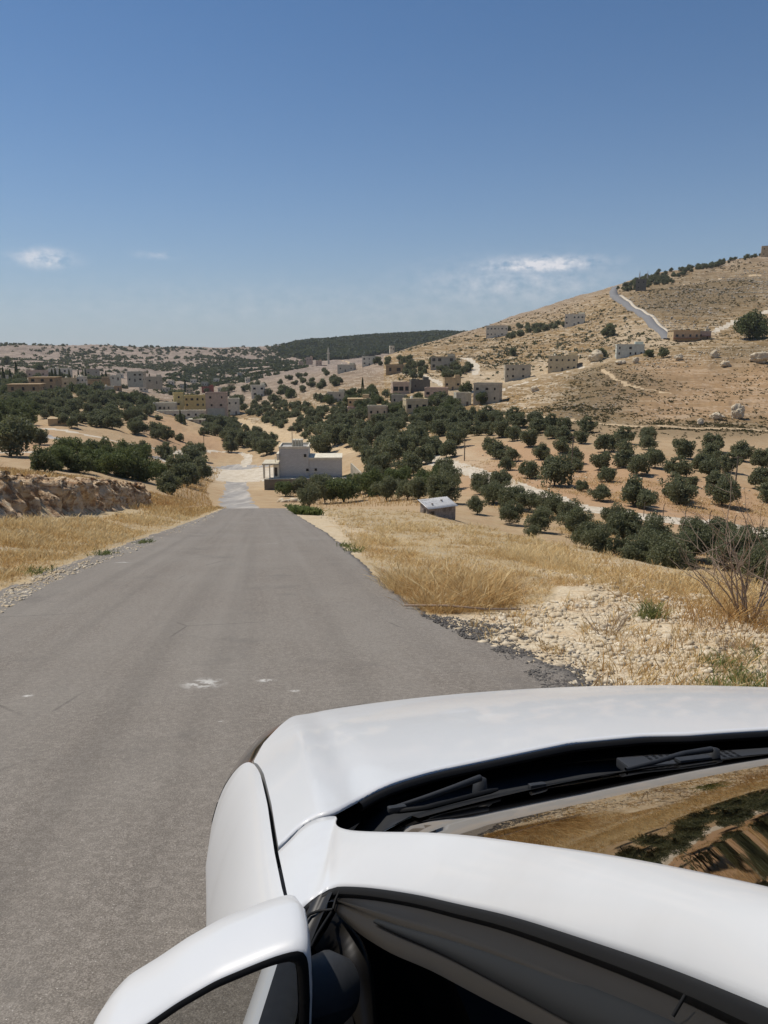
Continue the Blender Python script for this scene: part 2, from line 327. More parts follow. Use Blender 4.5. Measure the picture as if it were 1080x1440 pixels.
ribbon('road_lower', [('w', -13.6, 69.5), ('w', -21.8, 110), (333,708,135), (333,704,130), (333,690,130), (332,675,130), (334,660,130), (336,655,130)], [6.2, 6.0, 5.8, 5.8, 5.8, 6.6, 9, 10], M_a2.m, .10)
ribbon('junction_apron', [(292,668,130), (330,668,130), (372,667,130)], [26, 40, 30], M_t.m, .06)
ribbon('road_crossing', [(60,612), (120,625), (190,638), (250,650), (300,657), (345,657), (372,655)], [4, 4, 4, 5, 7, 9, 8], M_a2.m, .16)
ribbon('track_orchard', [(60,602), (130,614), (200,628), (290,634), (335,634), (350,640), (345,655)], [4.5, 4.5, 4, 3.5, 3.5, 3.5, 3.5], M_t.m, .14)
ribbon('track_left', [(-60,637), (0,636), (60,637), (125,634), (150,628)], 5, M_t.m, .14, 90)
ribbon('farm_road', [(1300,790), (1080,750), (980,735), (900,727), (850,719), (800,711), (750,694), (700,676), (655,660), (620,650), (590,640)], [7.5, 7.5, 7, 6.5, 6, 6, 6, 6, 6, 6, 6], M_t.m, .16, 75)
ribbon('track_valley', [(335,592), (372,604), (410,620), (445,630), (490,636)], [10, 12, 12, 10, 8], M_d.m, .14)
ribbon('hill_road', [(941,478,440), (935,469,440), (915,452,440), (893,436,440), (878,425,440), (866,418,440), (862,411,440), (866,403,440)], [7.5, 8, 8, 8, 8.5, 9, 9, 9], M_a3, .8, 440)
ribbon('hill_road_verge', [(947,478,440), (941,468,440), (922,451,440), (899,434.5,440), (883,423,440), (872,416,440)], 2.5, M_t.m, .9, 440)
ribbon('hill_track', [(1000,466,440), (1030,455,440), (1080,436,440), (1150,415,440)], 5, M_t.m, .5, 440)
ribbon('hill_track', [(960,400,440), (1010,392,440), (1080,388,440), (1140,384,440)], 3, M_d.m, .4, 440)
ribbon('knoll_track', [(848,520,240), (862,532,240), (880,541,240), (910,548,240), (940,552,240)], 2.5, M_d.m, .2, 240)
ribbon('knoll_track', [(690,584,235), (800,592,235), (870,598,235), (960,602,235), (1080,606,235)], 2.5, M_d.m, .2, 235)
ribbon('village_track', [(560,525,300), (600,530,300), (640,548,300), (670,552,300)], 4, M_t.m, .5, 300)
ribbon('village_track', [(668,527,300), (671,516,300), (662,507,300), (650,503,300)], 5, M_t.m, .5, 300)
ribbon('village_track', [(700,552,300), (740,538,300), (790,525,300), (850,505,300), (880,497,300)], 2.5, M_t.m, .5, 300)
ribbon('village_track', [(415,512,500), (440,505,500), (480,505,500), (500,512,500)], 4, M_d.m, .5, 500)

# rock cut on the uphill side
M_r = Mat('limestone_cut', .95, .1)
nA = M_r.noise(1.1, 6, .7); nB = M_r.noise(6, 6, .7); nC = M_r.noise(2.2, 5, .6, vec=M_r.P((1, 1, 2.4)))
c = M_r.ramp(nC, [(.30, (.30,.165,.085)), (.42, (.47,.31,.175)), (.5, (.66,.49,.31)), (.75, (.76,.64,.46))]); c = M_r.mix(M_r.mr(nA, .50, .56, 0, .8), c, (.25,.14,.072)); c = M_r.mix(M_r.mr(nB, .55, .7, 0, .6), c, (.70,.57,.41))
M_r.col(c); M_r.bump(M_r.ma('ADD', nB, nC), 1, .12)
ys = np.linspace(9, 63, 1100); tv = np.linspace(0, 1, 46)
YY, TV = np.meshgrid(ys, tv, indexing='ij'); endf = sstep(9, 15, YY)*(1-sstep(54, 63, YY))
DL = 4.15+2.5*TV; XX = ledge(YY)-DL
ZZ = Hs(XX, YY, False)
prof = np.interp(TV, [0, .08, .2, .75, .9, 1], [0, .1, .75, 1.0, .9, 0])
nn = fbm(YY/1.6, TV*3, o=5, seed=70, g=.55); blk = 1-2*np.abs(fbm(YY/.9, TV*3.2, o=4, seed=75, g=.6)); led = np.round((TV*5+fbm(YY/1.3, TV, o=3, seed=79)))/5-TV
bz = near_z(ledge(YY)-4.1, YY)
face = bz + (near_z(ledge(YY)-6.7, YY)-bz)*sstep(.0, .42, TV)
ZZ = ZZ*(1-endf)+endf*np.maximum(ZZ+.02, face+.10*nn*prof)-.05*(1-endf)
XX = XX+endf*prof*(.05+.38*nn+.34*blk+1.1*led); YY2 = YY+endf*prof*.2*fbm(YY/.8, TV*4, o=3, seed=77)
ZZ += endf*prof*.20*fbm(YY/.45, TV*6, o=5, seed=78, g=.65)+endf*prof*.25*led
ZZ[:, 0] -= .3; ZZ[:, -1] -= .3
tag(mesh_obj('rock_bank', np.stack([XX, YY2, ZZ], -1).reshape(-1, 3), gridf(1100, 46), M_r.m), kind='structure')
CX = .25*(GX[1:, 1:]+GX[:-1, 1:]+GX[1:, :-1]+GX[:-1, :-1]); CY = .25*(GY[1:, 1:]+GY[:-1, 1:]+GY[1:, :-1]+GY[:-1, :-1]); CLS = np.full(CX.shape, -1)
for ri, (rx, ry, rw, nm_, mt_) in enumerate(RIB):
    m_ = rw.max()/2+1; sel = np.where((CX > rx.min()-m_) & (CX < rx.max()+m_) & (CY > ry.min()-m_) & (CY < ry.max()+m_)); gx_, gy_ = CX[sel], CY[sel]; best = np.full(len(gx_), 1e9)
    for q in range(len(rx)): best = np.minimum(best, np.hypot(gx_-rx[q], gy_-ry[q])-rw[q]/2)
    hit_ = best < (.35*fbm(gx_/1.7, gy_/1.7, o=3, seed=66)); CLS[sel[0][hit_], sel[1][hit_]] = ri
PXv, PYv = proj(GX, GY, GZ)
front = GY > 2
jx = PXv+6*fbm(GX/3, GY/3, o=3, seed=40)+3*fbm(GX/20, GY/20, o=3, seed=41); jy = PYv+5*fbm(GX/3, GY/3, o=3, seed=42)
DR = GX-redge(GY)
gravel = (front & (GY < 22) & (DR > -.3) & inpoly(jx, jy, [(600,868),(690,862),(780,842),(850,835),(930,845),(1300,880),(1500,1500),(500,1500)])).astype(float)
gravel = np.maximum(gravel, .85*(front & (GY < 30) & inpoly(jx, jy, [(740,765),(830,785),(1000,815),(1400,830),(1400,900),(800,870)])))
for pl in [[(400,712),(425,735),(470,775),(540,790),(520,745),(450,720)], [(0,850),(70,812),(150,783),(205,762),(292,728),(318,712),(300,735),(230,757),(150,788),(80,822),(0,870)]]:
    gravel = np.maximum(gravel, .75*(front & (GY < 75) & inpoly(jx, jy, pl)))
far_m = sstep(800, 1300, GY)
orch = (sstep(58, 70, GY)*(1-sstep(226, 262, GY))*(GX > 0) + sstep(75, 100, GY)*(1-sstep(400, 470, GY))*(GX <= 0))
orch = np.clip(orch, 0, 1)
hill = np.clip(sstep(226, 262, GY)*(GX/np.maximum(GY, 1) > -.02)+sstep(400, 470, GY), 0, 1)*(1-orch*(GX <= 0))
# named patches of bare soil, seen as colour changes in the ground
soil = np.zeros_like(GX)
for pl in [[(205,588),(255,585),(262,640),(200,640)], [(268,610),(310,612),(320,638),(262,636)], [(0,600),(75,600),(60,640),(0,636)], [(640,690),(760,700),(1080,770),(1080,690),(760,620),(640,630)]]:
    soil = np.maximum(soil, 1.0*(front & (GY > 60) & inpoly(jx, jy, pl)))
pale = np.zeros_like(GX)
for pl in [[(850,455),(1000,468),(1000,478),(960,486),(905,492),(850,480)], [(330,592),(420,625),(480,628),(500,640),(440,645),(360,612)], [(590,630),(660,628),(700,650),(660,668),(600,650)],
           [(560,545),(640,560),(700,540),(680,520),(600,530)], [(640,530),(700,545),(850,510),(900,495),(800,505),(700,520)], [(300,655),(372,652),(372,688),(296,684)]]:
    pale = np.maximum(pale, .8*(front & (GY > 60) & inpoly(jx, jy, pl)))
dark = np.zeros_like(GX)      # heather-brown scrubby ground
for pl in [[(820,505),(880,512),(950,545),(900,560),(850,600),(770,640),(740,600),(790,560)], [(990,500),(1080,478),(1080,500),(1020,520)], [(870,600),(1080,590),(1080,618),(870,612)],
           [(860,530),(955,530),(950,548),(870,545)], [(880,410),(1080,380),(1080,430),(960,450),(880,440)]]:
    dark = np.maximum(dark, .9*(front & (GY > 200) & inpoly(jx, jy, pl)))
soil = np.maximum(soil, .55*(front & (GY > 200) & inpoly(jx, jy, [(850,522),(905,508),(1300,500),(1300,592),(900,592),(835,565)])))
def blur(A, ka, kr):
    for ax, k in ((0, ka), (1, kr)):
        c = np.cumsum(np.pad(A, [(k+1, k) if i == ax else (0, 0) for i in (0, 1)], 'edge'), axis=ax)
        A = (np.take(c, range(2*k+1, c.shape[ax]), ax)-np.take(c, range(0, c.shape[ax]-2*k-1), ax))/(2*k+1)
    return A
for _ in range(2): dark = blur(dark, 14, 4); pale = blur(pale, 7, 2); soil = blur(soil, 10, 3)
gravel = blur(gravel, 4, 3)
M_g = Mat('ground', .95, .1)
a1 = M_g.attr('zone_a'); a2 = M_g.attr('zone_b')
sa = M_g.n('ShaderNodeSeparateColor'); M_g.set(sa.inputs[0], a1.outputs['Color']); sb = M_g.n('ShaderNodeSeparateColor'); M_g.set(sb.inputs[0], a2.outputs['Color'])
gGR, gOR, gHI = sa.outputs; gSO, gPA, gDK = sb.outputs
P0 = M_g.P()
n1 = M_g.noise(.9, 6, .65); n2 = M_g.noise(9, 5, .7); n3 = M_g.noise(.05, 5, .6); n4 = M_g.noise(40, 4, .7); n5 = M_g.noise(.25, 6, .7)
straw = M_g.mix(M_g.ma('MULTIPLY', n2, 1.0), (.38,.275,.145), (.52,.41,.25)); straw = M_g.mix(M_g.mr(n1, .45, .62), straw, (.44,.36,.24))
vg = M_g.voro(14); vg2 = M_g.voro(38)
grv = M_g.ramp(n2, [(.3, (.42,.32,.20)), (.5, (.60,.49,.33)), (.7, (.70,.61,.45))]); grv = M_g.mix(M_g.mr(vg, .0, .5, .45, 0), grv, (.68,.60,.47)); grv = M_g.mix(M_g.mr(n1, .5, .7), grv, (.50,.34,.18))
orc = M_g.mix(M_g.mr(n5, .35, .65), (.37,.25,.14), (.46,.34,.205)); orc = M_g.mix(M_g.mr(n1, .52, .66), orc, (.40,.31,.18)); 
soi = M_g.mix(n1, (.38,.235,.13), (.47,.315,.185))
vh = M_g.voro(.55, feat='F1'); vh2 = M_g.voro(1.3); strat = M_g.noise(1, 5, .65, vec=M_g.P((.05, .05, 1.1)))
hil = M_g.ramp(n5, [(.3, (.165,.107,.043)), (.45, (.285,.182,.078)), (.62, (.385,.255,.118)), (.75, (.275,.185,.085))])
hil = M_g.mix(M_g.mr(n3, .48, .6, 0, .45), hil, (.38,.265,.148))
hil = M_g.mix(M_g.ma('MULTIPLY', M_g.mr(M_g.noise(.16, 5, .7), .5, .6), M_g.mr(M_g.noise(.8, 4, .7), .5, .58)), hil, (.125,.115,.06))
hil = M_g.mix(.17, hil, (.02,.015,.008)); hil = M_g.mix(M_g.mr(M_g.noise(1, 3, .5, vec=M_g.P((.012, .012, .55))), .54, .47, 0, .30), hil, (.17,.12,.06))
hil = M_g.mix(M_g.ma('MULTIPLY', M_g.mr(strat, .515, .56, 0, .9), M_g.mr(n5, .40, .52)), hil, (.50,.40,.27))
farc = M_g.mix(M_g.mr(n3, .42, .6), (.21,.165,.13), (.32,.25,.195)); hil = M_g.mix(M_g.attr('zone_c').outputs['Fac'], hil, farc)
hil = M_g.mix(M_g.ma('MULTIPLY', M_g.mr(vh, .34, .2), M_g.mr(M_g.noise(.07, 4, .6), .43, .55)), hil, (.55,.48,.38))
c = straw; c = M_g.mix(gOR, c, orc); c = M_g.mix(gHI, c, hil); c = M_g.mix(gSO, c, soi)
c = M_g.mix(M_g.ma('MULTIPLY', gDK, M_g.mr(n5, .3, .6, .4, 1)), c, M_g.mix(M_g.mr(n1, .35, .65), (.10,.078,.042), (.22,.16,.09)))
c = M_g.mix(M_g.ma('MULTIPLY', gPA, M_g.mr(n5, .35, .6, .35, 1)), c, M_g.mix(n1, (.44,.33,.20), (.58,.48,.34))); c = M_g.mix(gGR, c, grv)
M_g.col(c)
M_g.bump(M_g.ma('ADD', M_g.ma('MULTIPLY', n1, .6), M_g.ma('ADD', M_g.ma('MULTIPLY', n2, .12), M_g.ma('MULTIPLY', M_g.ma('MINIMUM', vg, .5), -.08))), .9, .35)
V = np.stack([GX, GY, GZ], -1).reshape(-1, 3); n_, m_ = GX.shape
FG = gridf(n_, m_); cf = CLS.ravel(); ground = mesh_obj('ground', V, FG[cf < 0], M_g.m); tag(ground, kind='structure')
for ri, (rx, ry, rw, nm_, mt_) in enumerate(RIB):
    f = FG[cf == ri]
    if len(f) == 0: continue
    u_, inv = np.unique(f, return_inverse=True); tag(mesh_obj(nm_, V[u_], inv.reshape(-1, 4), mt_), kind='structure')
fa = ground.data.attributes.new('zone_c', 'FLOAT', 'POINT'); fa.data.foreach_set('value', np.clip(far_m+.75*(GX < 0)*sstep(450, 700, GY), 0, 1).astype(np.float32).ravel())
for nm, (r_, g_, b_) in (('zone_a', (gravel, orch, hill)), ('zone_b', (soil, pale, dark))):
    at = ground.data.color_attributes.new(nm, 'FLOAT_COLOR', 'POINT')
    at.data.foreach_set('color', np.stack([r_, g_, b_, np.ones_like(r_)], -1).astype(np.float32).ravel())

# ---------------------------------------------------------------- the white car
CU, CV, TH_ = .635, 1.296, R(10)
fx, fy = -math.sin(TH_), math.cos(TH_)
RP = PITCH-SL
def CP(px, py, k):
    """car-frame point seen at pixel px,py at height HC-k above the road"""
    a = (px-540)/F; u = (720-py)/F
    v = math.cos(RP)+u*math.sin(RP); w_ = -math.sin(RP)+u*math.cos(RP)
    t = k/-w_; U, V = a*t, v*t
    du, dv = U-CU, V-CV
    return (du*fy-dv*fx*1.0 if False else du*math.cos(TH_)+dv*math.sin(TH_), -du*math.sin(TH_)+dv*math.cos(TH_), HC-k)
def CPs(l): return np.array([CP(*q) for q in l])
rotx = Matrix.Rotation(-SL, 4, 'X'); 
car = empty('white_car')
car.matrix_world = rotx @ Matrix.Translation((CU, CV, -HC)) @ Matrix.Rotation(TH_, 4, 'Z')
tag(car, 'white sedan in the foreground with door mirror and windscreen, parked on the asphalt facing downhill', 'car')
def resamp(P, n, smooth=0):
    P = np.asarray(P, float); d = np.concatenate([[0], np.cumsum(np.linalg.norm(np.diff(P, axis=0), axis=1))]); s = np.linspace(0, d[-1], n)
    Q = np.stack([np.interp(s, d, P[:, i]) for i in range(P.shape[1])], 1)
    for _ in range(smooth):
        Q[1:-1] = .25*Q[:-2]+.5*Q[1:-1]+.25*Q[2:]
    return Q
def loft(name, rows, mat, parent=car, both=False, flip=False):
    G = np.array(rows); n, m = G.shape[:2]; Fc = gridf(n, m)
    if flip: Fc = Fc[:, ::-1]
    V = G.reshape(-1, 3)
    if both:
        V2 = V.copy(); V2[:, 0] *= -1; mesh_obj(name, V2, Fc[:, ::-1], mat, parent)
    return mesh_obj(name, V, Fc, mat, parent)
def tube(name, pts, r, mat, parent=car, n=8, taper=None):
    P = np.asarray(pts, float); rows = []
    for i, p in enumerate(P):
        t = P[min(i+1, len(P)-1)]-P[max(i-1, 0)]; t /= np.linalg.norm(t)+1e-9
        up = np.array([0, 0, 1.]) if abs(t[2]) < .9 else np.array([1., 0, 0]); a = np.cross(t, up); a /= np.linalg.norm(a); b = np.cross(a, t)
        rr_ = r*(taper[i] if taper is not None else 1)
        rows.append([p+rr_*(math.cos(q)*a+math.sin(q)*b) for q in np.linspace(0, 2*math.pi, n+1)])
    return loft(name, rows, mat, parent)
def boxm(name, c, s, mat, parent, rot=None, bev=0.0):
    import bmesh
    bm = bmesh.new(); bmesh.ops.create_cube(bm, size=1)
    for v in bm.verts: v.co = Vector((v.co.x*s[0], v.co.y*s[1], v.co.z*s[2]))
    if bev: bmesh.ops.bevel(bm, geom=bm.edges[:], offset=bev, segments=2, affect='EDGES', profile=.7)
    if rot: bmesh.ops.transform(bm, matrix=rot, verts=bm.verts)
    bmesh.ops.translate(bm, vec=Vector(c), verts=bm.verts)
    me = bpy.data.meshes.new(name); bm.to_mesh(me); bm.free(); me.materials.append(mat)
    o = bpy.data.objects.new(name, me); COL.objects.link(o); o.parent = parent; return o
M_p = Mat('white_paint', .28, .5); n1 = M_p.noise(3, 5, .7, vec=M_p.P(obj=True)); M_p.col(M_p.mix(M_p.mr(n1, .5, .72, 0, .5), (.60,.61,.61), (.52,.515,.50)))
M_p.b.inputs['Coat Weight'].default_value = .42; M_p.b.inputs['Coat Roughness'].default_value = .06
M_p.set(M_p.b.inputs['Roughness'], M_p.mr(n1, .3, .7, .38, .5))
M_k = Mat('black_plastic', .55, .35); n1 = M_k.noise(60, 4, .7, vec=M_k.P(obj=True)); M_k.col(M_k.mix(n1, (.014,.016,.018), (.035,.036,.038)))
M_f = Mat('window_frame_film', .42, .45); n1 = M_f.noise(5, 4, .6, vec=M_f.P(obj=True)); M_f.col(M_f.mix(n1, (.0085,.0075,.006), (.014,.012,.010)))
M_f2 = plain('frame_inlay_film', (.011,.012,.0125), .6, .25)
M_rim = plain('alloy_grey', (.30,.30,.31), .45, .5, .3)
M_rb = plain('black_rubber', (.006, .006, .006), .6, .2)
M_gy = plain('grey_plastic', (.032,.034,.037), .6, .3)
M_in = plain('dark_interior', (.012, .012, .013), .9, .1)
M_gl = Mat('tinted_glass', .03, .8); M_gl.col((.004,.005,.006)); M_gl.b.inputs['IOR'].default_value = 1.52
def glassmat(name, tint, base=.05):
    m = bpy.data.materials.new(name); m.use_nodes = True; t = m.node_tree; t.nodes.clear()
    o = t.nodes.new('ShaderNodeOutputMaterial'); mx = t.nodes.new('ShaderNodeMixShader'); tr = t.nodes.new('ShaderNodeBsdfTransparent'); gl = t.nodes.new('ShaderNodeBsdfGlossy'); fr = t.nodes.new('ShaderNodeFresnel')
    tr.inputs[0].default_value = (*tint, 1); gl.inputs['Roughness'].default_value = .015; gl.inputs['Color'].default_value = (.50,.46,.41,1); fr.inputs['IOR'].default_value = 1.33
    t.links.new(fr.outputs[0], mx.inputs[0]); t.links.new(tr.outputs[0], mx.inputs[1]); t.links.new(gl.outputs[0], mx.inputs[2]); t.links.new(mx.outputs[0], o.inputs[0]); return m
G_w = glassmat('windscreen_glass', (.35,.37,.36)); G_s = glassmat('side_window_glass', (.25,.27,.27))
M_mi = Mat('mirror_silver', .01, .5, 1.0); M_mi.col((.55,.56,.56)); M_chr = Mat('chrome', .15, .5, 1.0); M_chr.col((.7,.7,.7))
M_hl = Mat('headlight_lens', .08, .6); M_hl.col(M_hl.mix(M_hl.mr(M_hl.noise(9, 2, .5, vec=M_hl.P(obj=True)), .4, .6), (.015,.014,.014), (.10,.06,.048)))

# plan curves (car frame, x right, y forward)
def Yn(X): return 1.22-.22*np.abs(X/.86)**3.0
def zbase(X, Y):
    z = 1.03-.09*Y-.095*np.maximum(Y, 0)**2 - .035*(X/.74)**2
    ax = np.abs(X)
    z = z-.42*np.maximum(ax-.76, 0)*(1-.6*sstep(.35, .9, Y))-.006*np.exp(-((ax-.70)/.03)**2)*(1-sstep(.5, .95, Y))
    d = np.maximum(Y-(Yn(X)-.36), 0)/.36
    return z-.17*d**2.4
def onhood(px, py):
    lo, hi = .2, .9
    for _ in range(40):
        k = (lo+hi)/2; X, Y, Z = CP(px, py, k)
        if Z > zbase(X, Y): lo = k
        else: hi = k
    return k
def OH(l): return np.array([CP(px, py, onhood(px, py)) for px, py in l])
SEAM = OH([(354,1071),(361,1073),(366,1080),(369,1088),(376,1133),(384,1165),(391,1196),(402,1247),(410,1288)])
Yr_x = [0, .32, .45, .58, .66, .70, .735, .76, .82]; Yr_y = [0, -.003, -.03, -.076, -.115, -.142, -.19, -.20, -.20]
HRL = [(391,1195),(401,1184),(410,1176.5),(420,1164.5),(432,1155),(443,1150),(458,1147.5),(474,1144.5),(487,1134),(502,1126),(517,1118),(538,1108),(561,1099),(613,1084),(680,1070),(723,1061),(807,1044),(911,1034)]
HRp = OH(HRL); HRx = np.abs(HRp[:, 0])[::-1]; HRy = HRp[:, 1][::-1]
HRx = np.concatenate([[0, .1], HRx[HRx > .15]]); HRy = np.concatenate([[.0, .0], HRy[-len(HRx)+2:]])
HR = HRp[:1]
_g = np.linspace(0, HRx[-1], 160); _v = np.interp(_g, HRx, HRy)
for _ in range(8): _v[1:-1] = .25*_v[:-2]+.5*_v[1:-1]+.25*_v[2:]
HRx, HRy = _g, _v
def Yrear(X): return np.interp(np.abs(X), HRx, HRy)
SY = SEAM[:, 1][::-1]; SX = np.abs(SEAM[:, 0])[::-1]; _p = np.polyfit(SY, SX, 3); SXr = SX.copy(); SX = np.where(SY < SY[-1]-.02, np.polyval(_p, SY), SX)
def xseam(Y): return np.where(Y > SEAM[0, 1], np.interp(Y, [SEAM[0, 1], .80, 1.0, 1.2], [abs(SEAM[0, 0]), .80, .66, .3]), np.interp(Y, SY, SX))
YS0 = float(SEAM[0, 1]); XS0 = abs(float(SEAM[0, 0]))
def xlim(Y): return np.interp(Y, list(SY)+[YS0+.13, YS0+.27, YS0+.40, 1.25], list(SX)+[XS0-.022, XS0-.08, XS0-.135, XS0-.16])
# hood panel
xs = np.linspace(-1, 1, 181); rows = []
sp_ = np.concatenate([[0], np.linspace(0, 1, 70)])
G = np.zeros((len(sp_), len(xs), 3))
xs_m = .822
for j, q in enumerate(xs):
    Xb = q*(HRx[-1]-.004)
    for i, t in enumerate(sp_):
        y0 = float(Yrear(Xb))+.003; y1 = float(Yn(Xb*1.0))
        Y = y0+(y1-y0)*t; lim = float(xlim(Y))-.003
        X = q*lim
        Y = float(Yrear(X))+.003+(float(Yn(X))-float(Yrear(X)))*t
        G[i, j] = (X, Y, zbase(X, Y))
G[0, :, 2] -= .004
hood = loft('hood', G, M_p.m)
sk = [];
for e in (0, -1):
    ed = G[1:, e].copy(); lo = ed.copy(); lo[:, 2] -= .03; lo[:, 0] *= .997; loft('hood_flange', [ed, lo], M_p.m, hood)
# under-hood dark tray so the shut lines read black
tray = G[1:, ::4].copy(); tray[..., 2] -= .035; tray = tray[:-22]; tray[:, 0, 0] -= .012; tray[:, -1, 0] += .012; loft('engine_bay', tray, M_rb)
# fender: seam -> shoulder -> flank
def Wf(Y): return np.interp(Y, [-3.6, -3.2, -2.4, -1.2, -.4, .08, .3, .5, .66, .76, .88, 1.06], [.80, .86, .92, .925, .925, .932, .947, .947, .941, .934, .918, .83])
def wheelcut(V, Fc, cy, r=.37):
    c = V[Fc].mean(1); keep = (np.hypot(c[:, 1]-cy, c[:, 2]-.27) > r-.02); return Fc[keep]
def fender_rows(Ys, y_of_s=None):
    rows = []
    for Y in Ys:
        row = []
        for s in np.linspace(0, 1, 34):
            Yv = Y if y_of_s is None else y_of_s(Y, s)
            x0 = float(xlim(Yv))+.003
            z0 = float(zbase(x0, Yv)); W = float(Wf(Yv)); zw = .73-.05*max(Yv, 0)
            if s < .62:
                a = s/.62*math.pi/2; lt = s/.62; X = .45*(x0+(W-x0)*math.sin(a))+.55*(x0+(W-x0)*lt**.9); Z = .45*(zw+(z0-zw)*math.cos(a))+.55*(z0+(zw-z0)*lt**1.3)
                a0 = (1-math.cos(a)); 
            else:
                q = (s-.62)/.38; X = W-.035*q**1.5-.012*math.sin(q*math.pi); Z = zw+(.30-zw)*q
            row.append((-X, Yv, Z))
        rows.append(row)
    return np.array(rows)
Ycut = lambda Y, s: min(Y, YS0+.16*min(s/.5, 1))
FY = np.concatenate([np.linspace(-.40, YS0-.03, 40), np.linspace(YS0-.02, YS0+.17, 16)])
FR = fender_rows(FY, Ycut)
V = FR.reshape(-1, 3); Fc = wheelcut(V, gridf(*FR.shape[:2]), .16, .375)[:, ::-1]
fen = mesh_obj('fender', V, Fc, M_p.m, car)
V2 = V.copy(); V2[:, 0] *= -1; mesh_obj('fender', V2, Fc[:, ::-1], M_p.m, car)
# headlights: fender shape carried on to the nose
HRw = fender_rows(np.linspace(0, 1, 16), lambda q, s: (YS0+.16*min(s/.5, 1))+.006+q*(.42-.14*min(s/.5, 1)))[:, :25]
HRw[:, :, 2] -= .006
for sg in (1, -1):
    h = HRw.copy(); h[..., 0] *= sg; hl = loft('headlight', h, M_hl.m, flip=sg > 0); hl['label'] = 'dark glossy headlight lens'
    e = h[0]; tube('lamp_seal', resamp(e, 20)+np.array([0, -.003, .001]), .004, M_rb, hl, 6)
# bumper
def nose(t):
    X = .90*math.sin(t*math.pi/2); return X, float(Yn(min(abs(X), .86)))+.02-.9*max(abs(X)-.70, 0)**1.2
brow_ = []
for z, o in [(.72, -.10), (.68, -.02), (.58, .03), (.46, .05), (.34, .03), (.24, -.05), (.2, -.2)]:
    brow_.append([(nose(t)[0]*(1+o*.1), nose(t)[1]+o, z) for t in np.linspace(-1, 1, 41)])
bmp = loft('bumper', brow_, M_p.m, flip=True)
gr = [[(x, float(Yn(x))+.062+o, z) for x in np.linspace(-.45, .45, 21)] for z, o in [(.60, -.02), (.52, .0), (.44, -.0)]]
loft('grille', gr, M_k.m, flip=True)

# front pillar and roof rail (one white pressing)
U = [(391,1197,.48),(410,1179,.467),(421,1166,.46),(433,1157,.455),(444,1151.5,.445),(460,1148,.437),(474,1147,.432),(471.5,1153,.428),(472,1159,.425),(477,1164,.42),(495,1168.5,.41),(539,1170,.385),(595,1170,.355),(640,1173,.335),(680,1177,.317),(744,1186,.29),(848,1200,.248),(952,1219,.217),(1080,1246,.188)]
Lo = [(411,1291,.47),(414,1289,.468),(418,1285,.466),(424,1278,.463),(431,1272,.46),(439,1266,.455),(447,1260,.448),(454,1255.5,.443),(461,1252,.44),(470,1248,.435),(480,1246.5,.43),(517,1248,.41),(560,1254,.388),(600,1261,.368),(640,1271,.346),(720,1288,.308),(830,1324,.265),(940,1361,.228),(1080,1418,.19)]
for i in range(7): U[i] = (U[i][0], U[i][1], onhood(U[i][0], U[i][1]))
print('U6', U[6], onhood(477,1164), 'ks', onhood(410,1288))
for i in range(7, 12): U[i] = (U[i][0], U[i][1], U[i][2]+(U[6][2]-.432)*(1-(i-6)/6))
ks = onhood(410, 1288)
for i in range(8): Lo[i] = (Lo[i][0], Lo[i][1], Lo[i][2]+(ks-.47)*(1-i/8))
Up = CPs(U); Lp = CPs(Lo)
def extend(P, k=3):
    d = P[-1]-P[-3]; d /= np.linalg.norm(d); o = [P]
    for i in range(1, 6):
        p = P[-1]+d*.10*i; p[2] = P[-1][2]+(d[2]*.10*i)*(1-.085*i) ; p[0] = P[-1][0]+(d[0]*.1*i)*(1-.13*i); o.append(p[None])
    return np.concatenate(o)
Up = extend(Up); Lp = extend(Lp)
def dens(P, k=5):
    o = []
    for i in range(len(P)-1):
        for t in range(k): o.append(P[i]*(1-t/k)+P[i+1]*t/k)
    o.append(P[-1]); Q = np.array(o)
    for _ in range(6): Q[1:-1] = .25*Q[:-2]+.5*Q[1:-1]+.25*Q[2:]
    return Q
Ud, Ld = dens(Up), dens(Lp)
rows = []
vw = np.array(CP(540, 694.01, .0001))
campos = np.array([-CU*math.cos(TH_)-CV*math.sin(TH_), CU*math.sin(TH_)-CV*math.cos(TH_), HC])
for i in range(len(Ud)):
    a, b = Ud[i], Ld[i]; row = []
    ax = b-a; tb_ = min(1, max(0, i-45)/40); nrm = np.cross(ax, (Ud[min(i+1, len(Ud)-1)]-Ud[max(i-1, 0)])*tb_+(1-tb_)*(Ld[min(i+4, len(Ld)-1)]-Ld[max(i-4, 0)])); nrm /= np.linalg.norm(nrm)+1e-9
    if np.dot(nrm, np.array([-1, 0, 1.0])) < 0: nrm = -nrm
    h = min(.18*np.linalg.norm(ax), .02)*min(1, max(0, i-25)/80)**1.5; e_ = .15+.85*min(1, max(0, i-50)/20)
    row.append(a-nrm*.02*e_)
    for t in np.linspace(0, 1, 16): row.append(a+ax*t+nrm*h*math.sin(math.pi*t)**.8)
    row.append(b-nrm*.012*e_)
    rows.append(row)
pil = loft('pillar', rows, M_p.m, both=True)

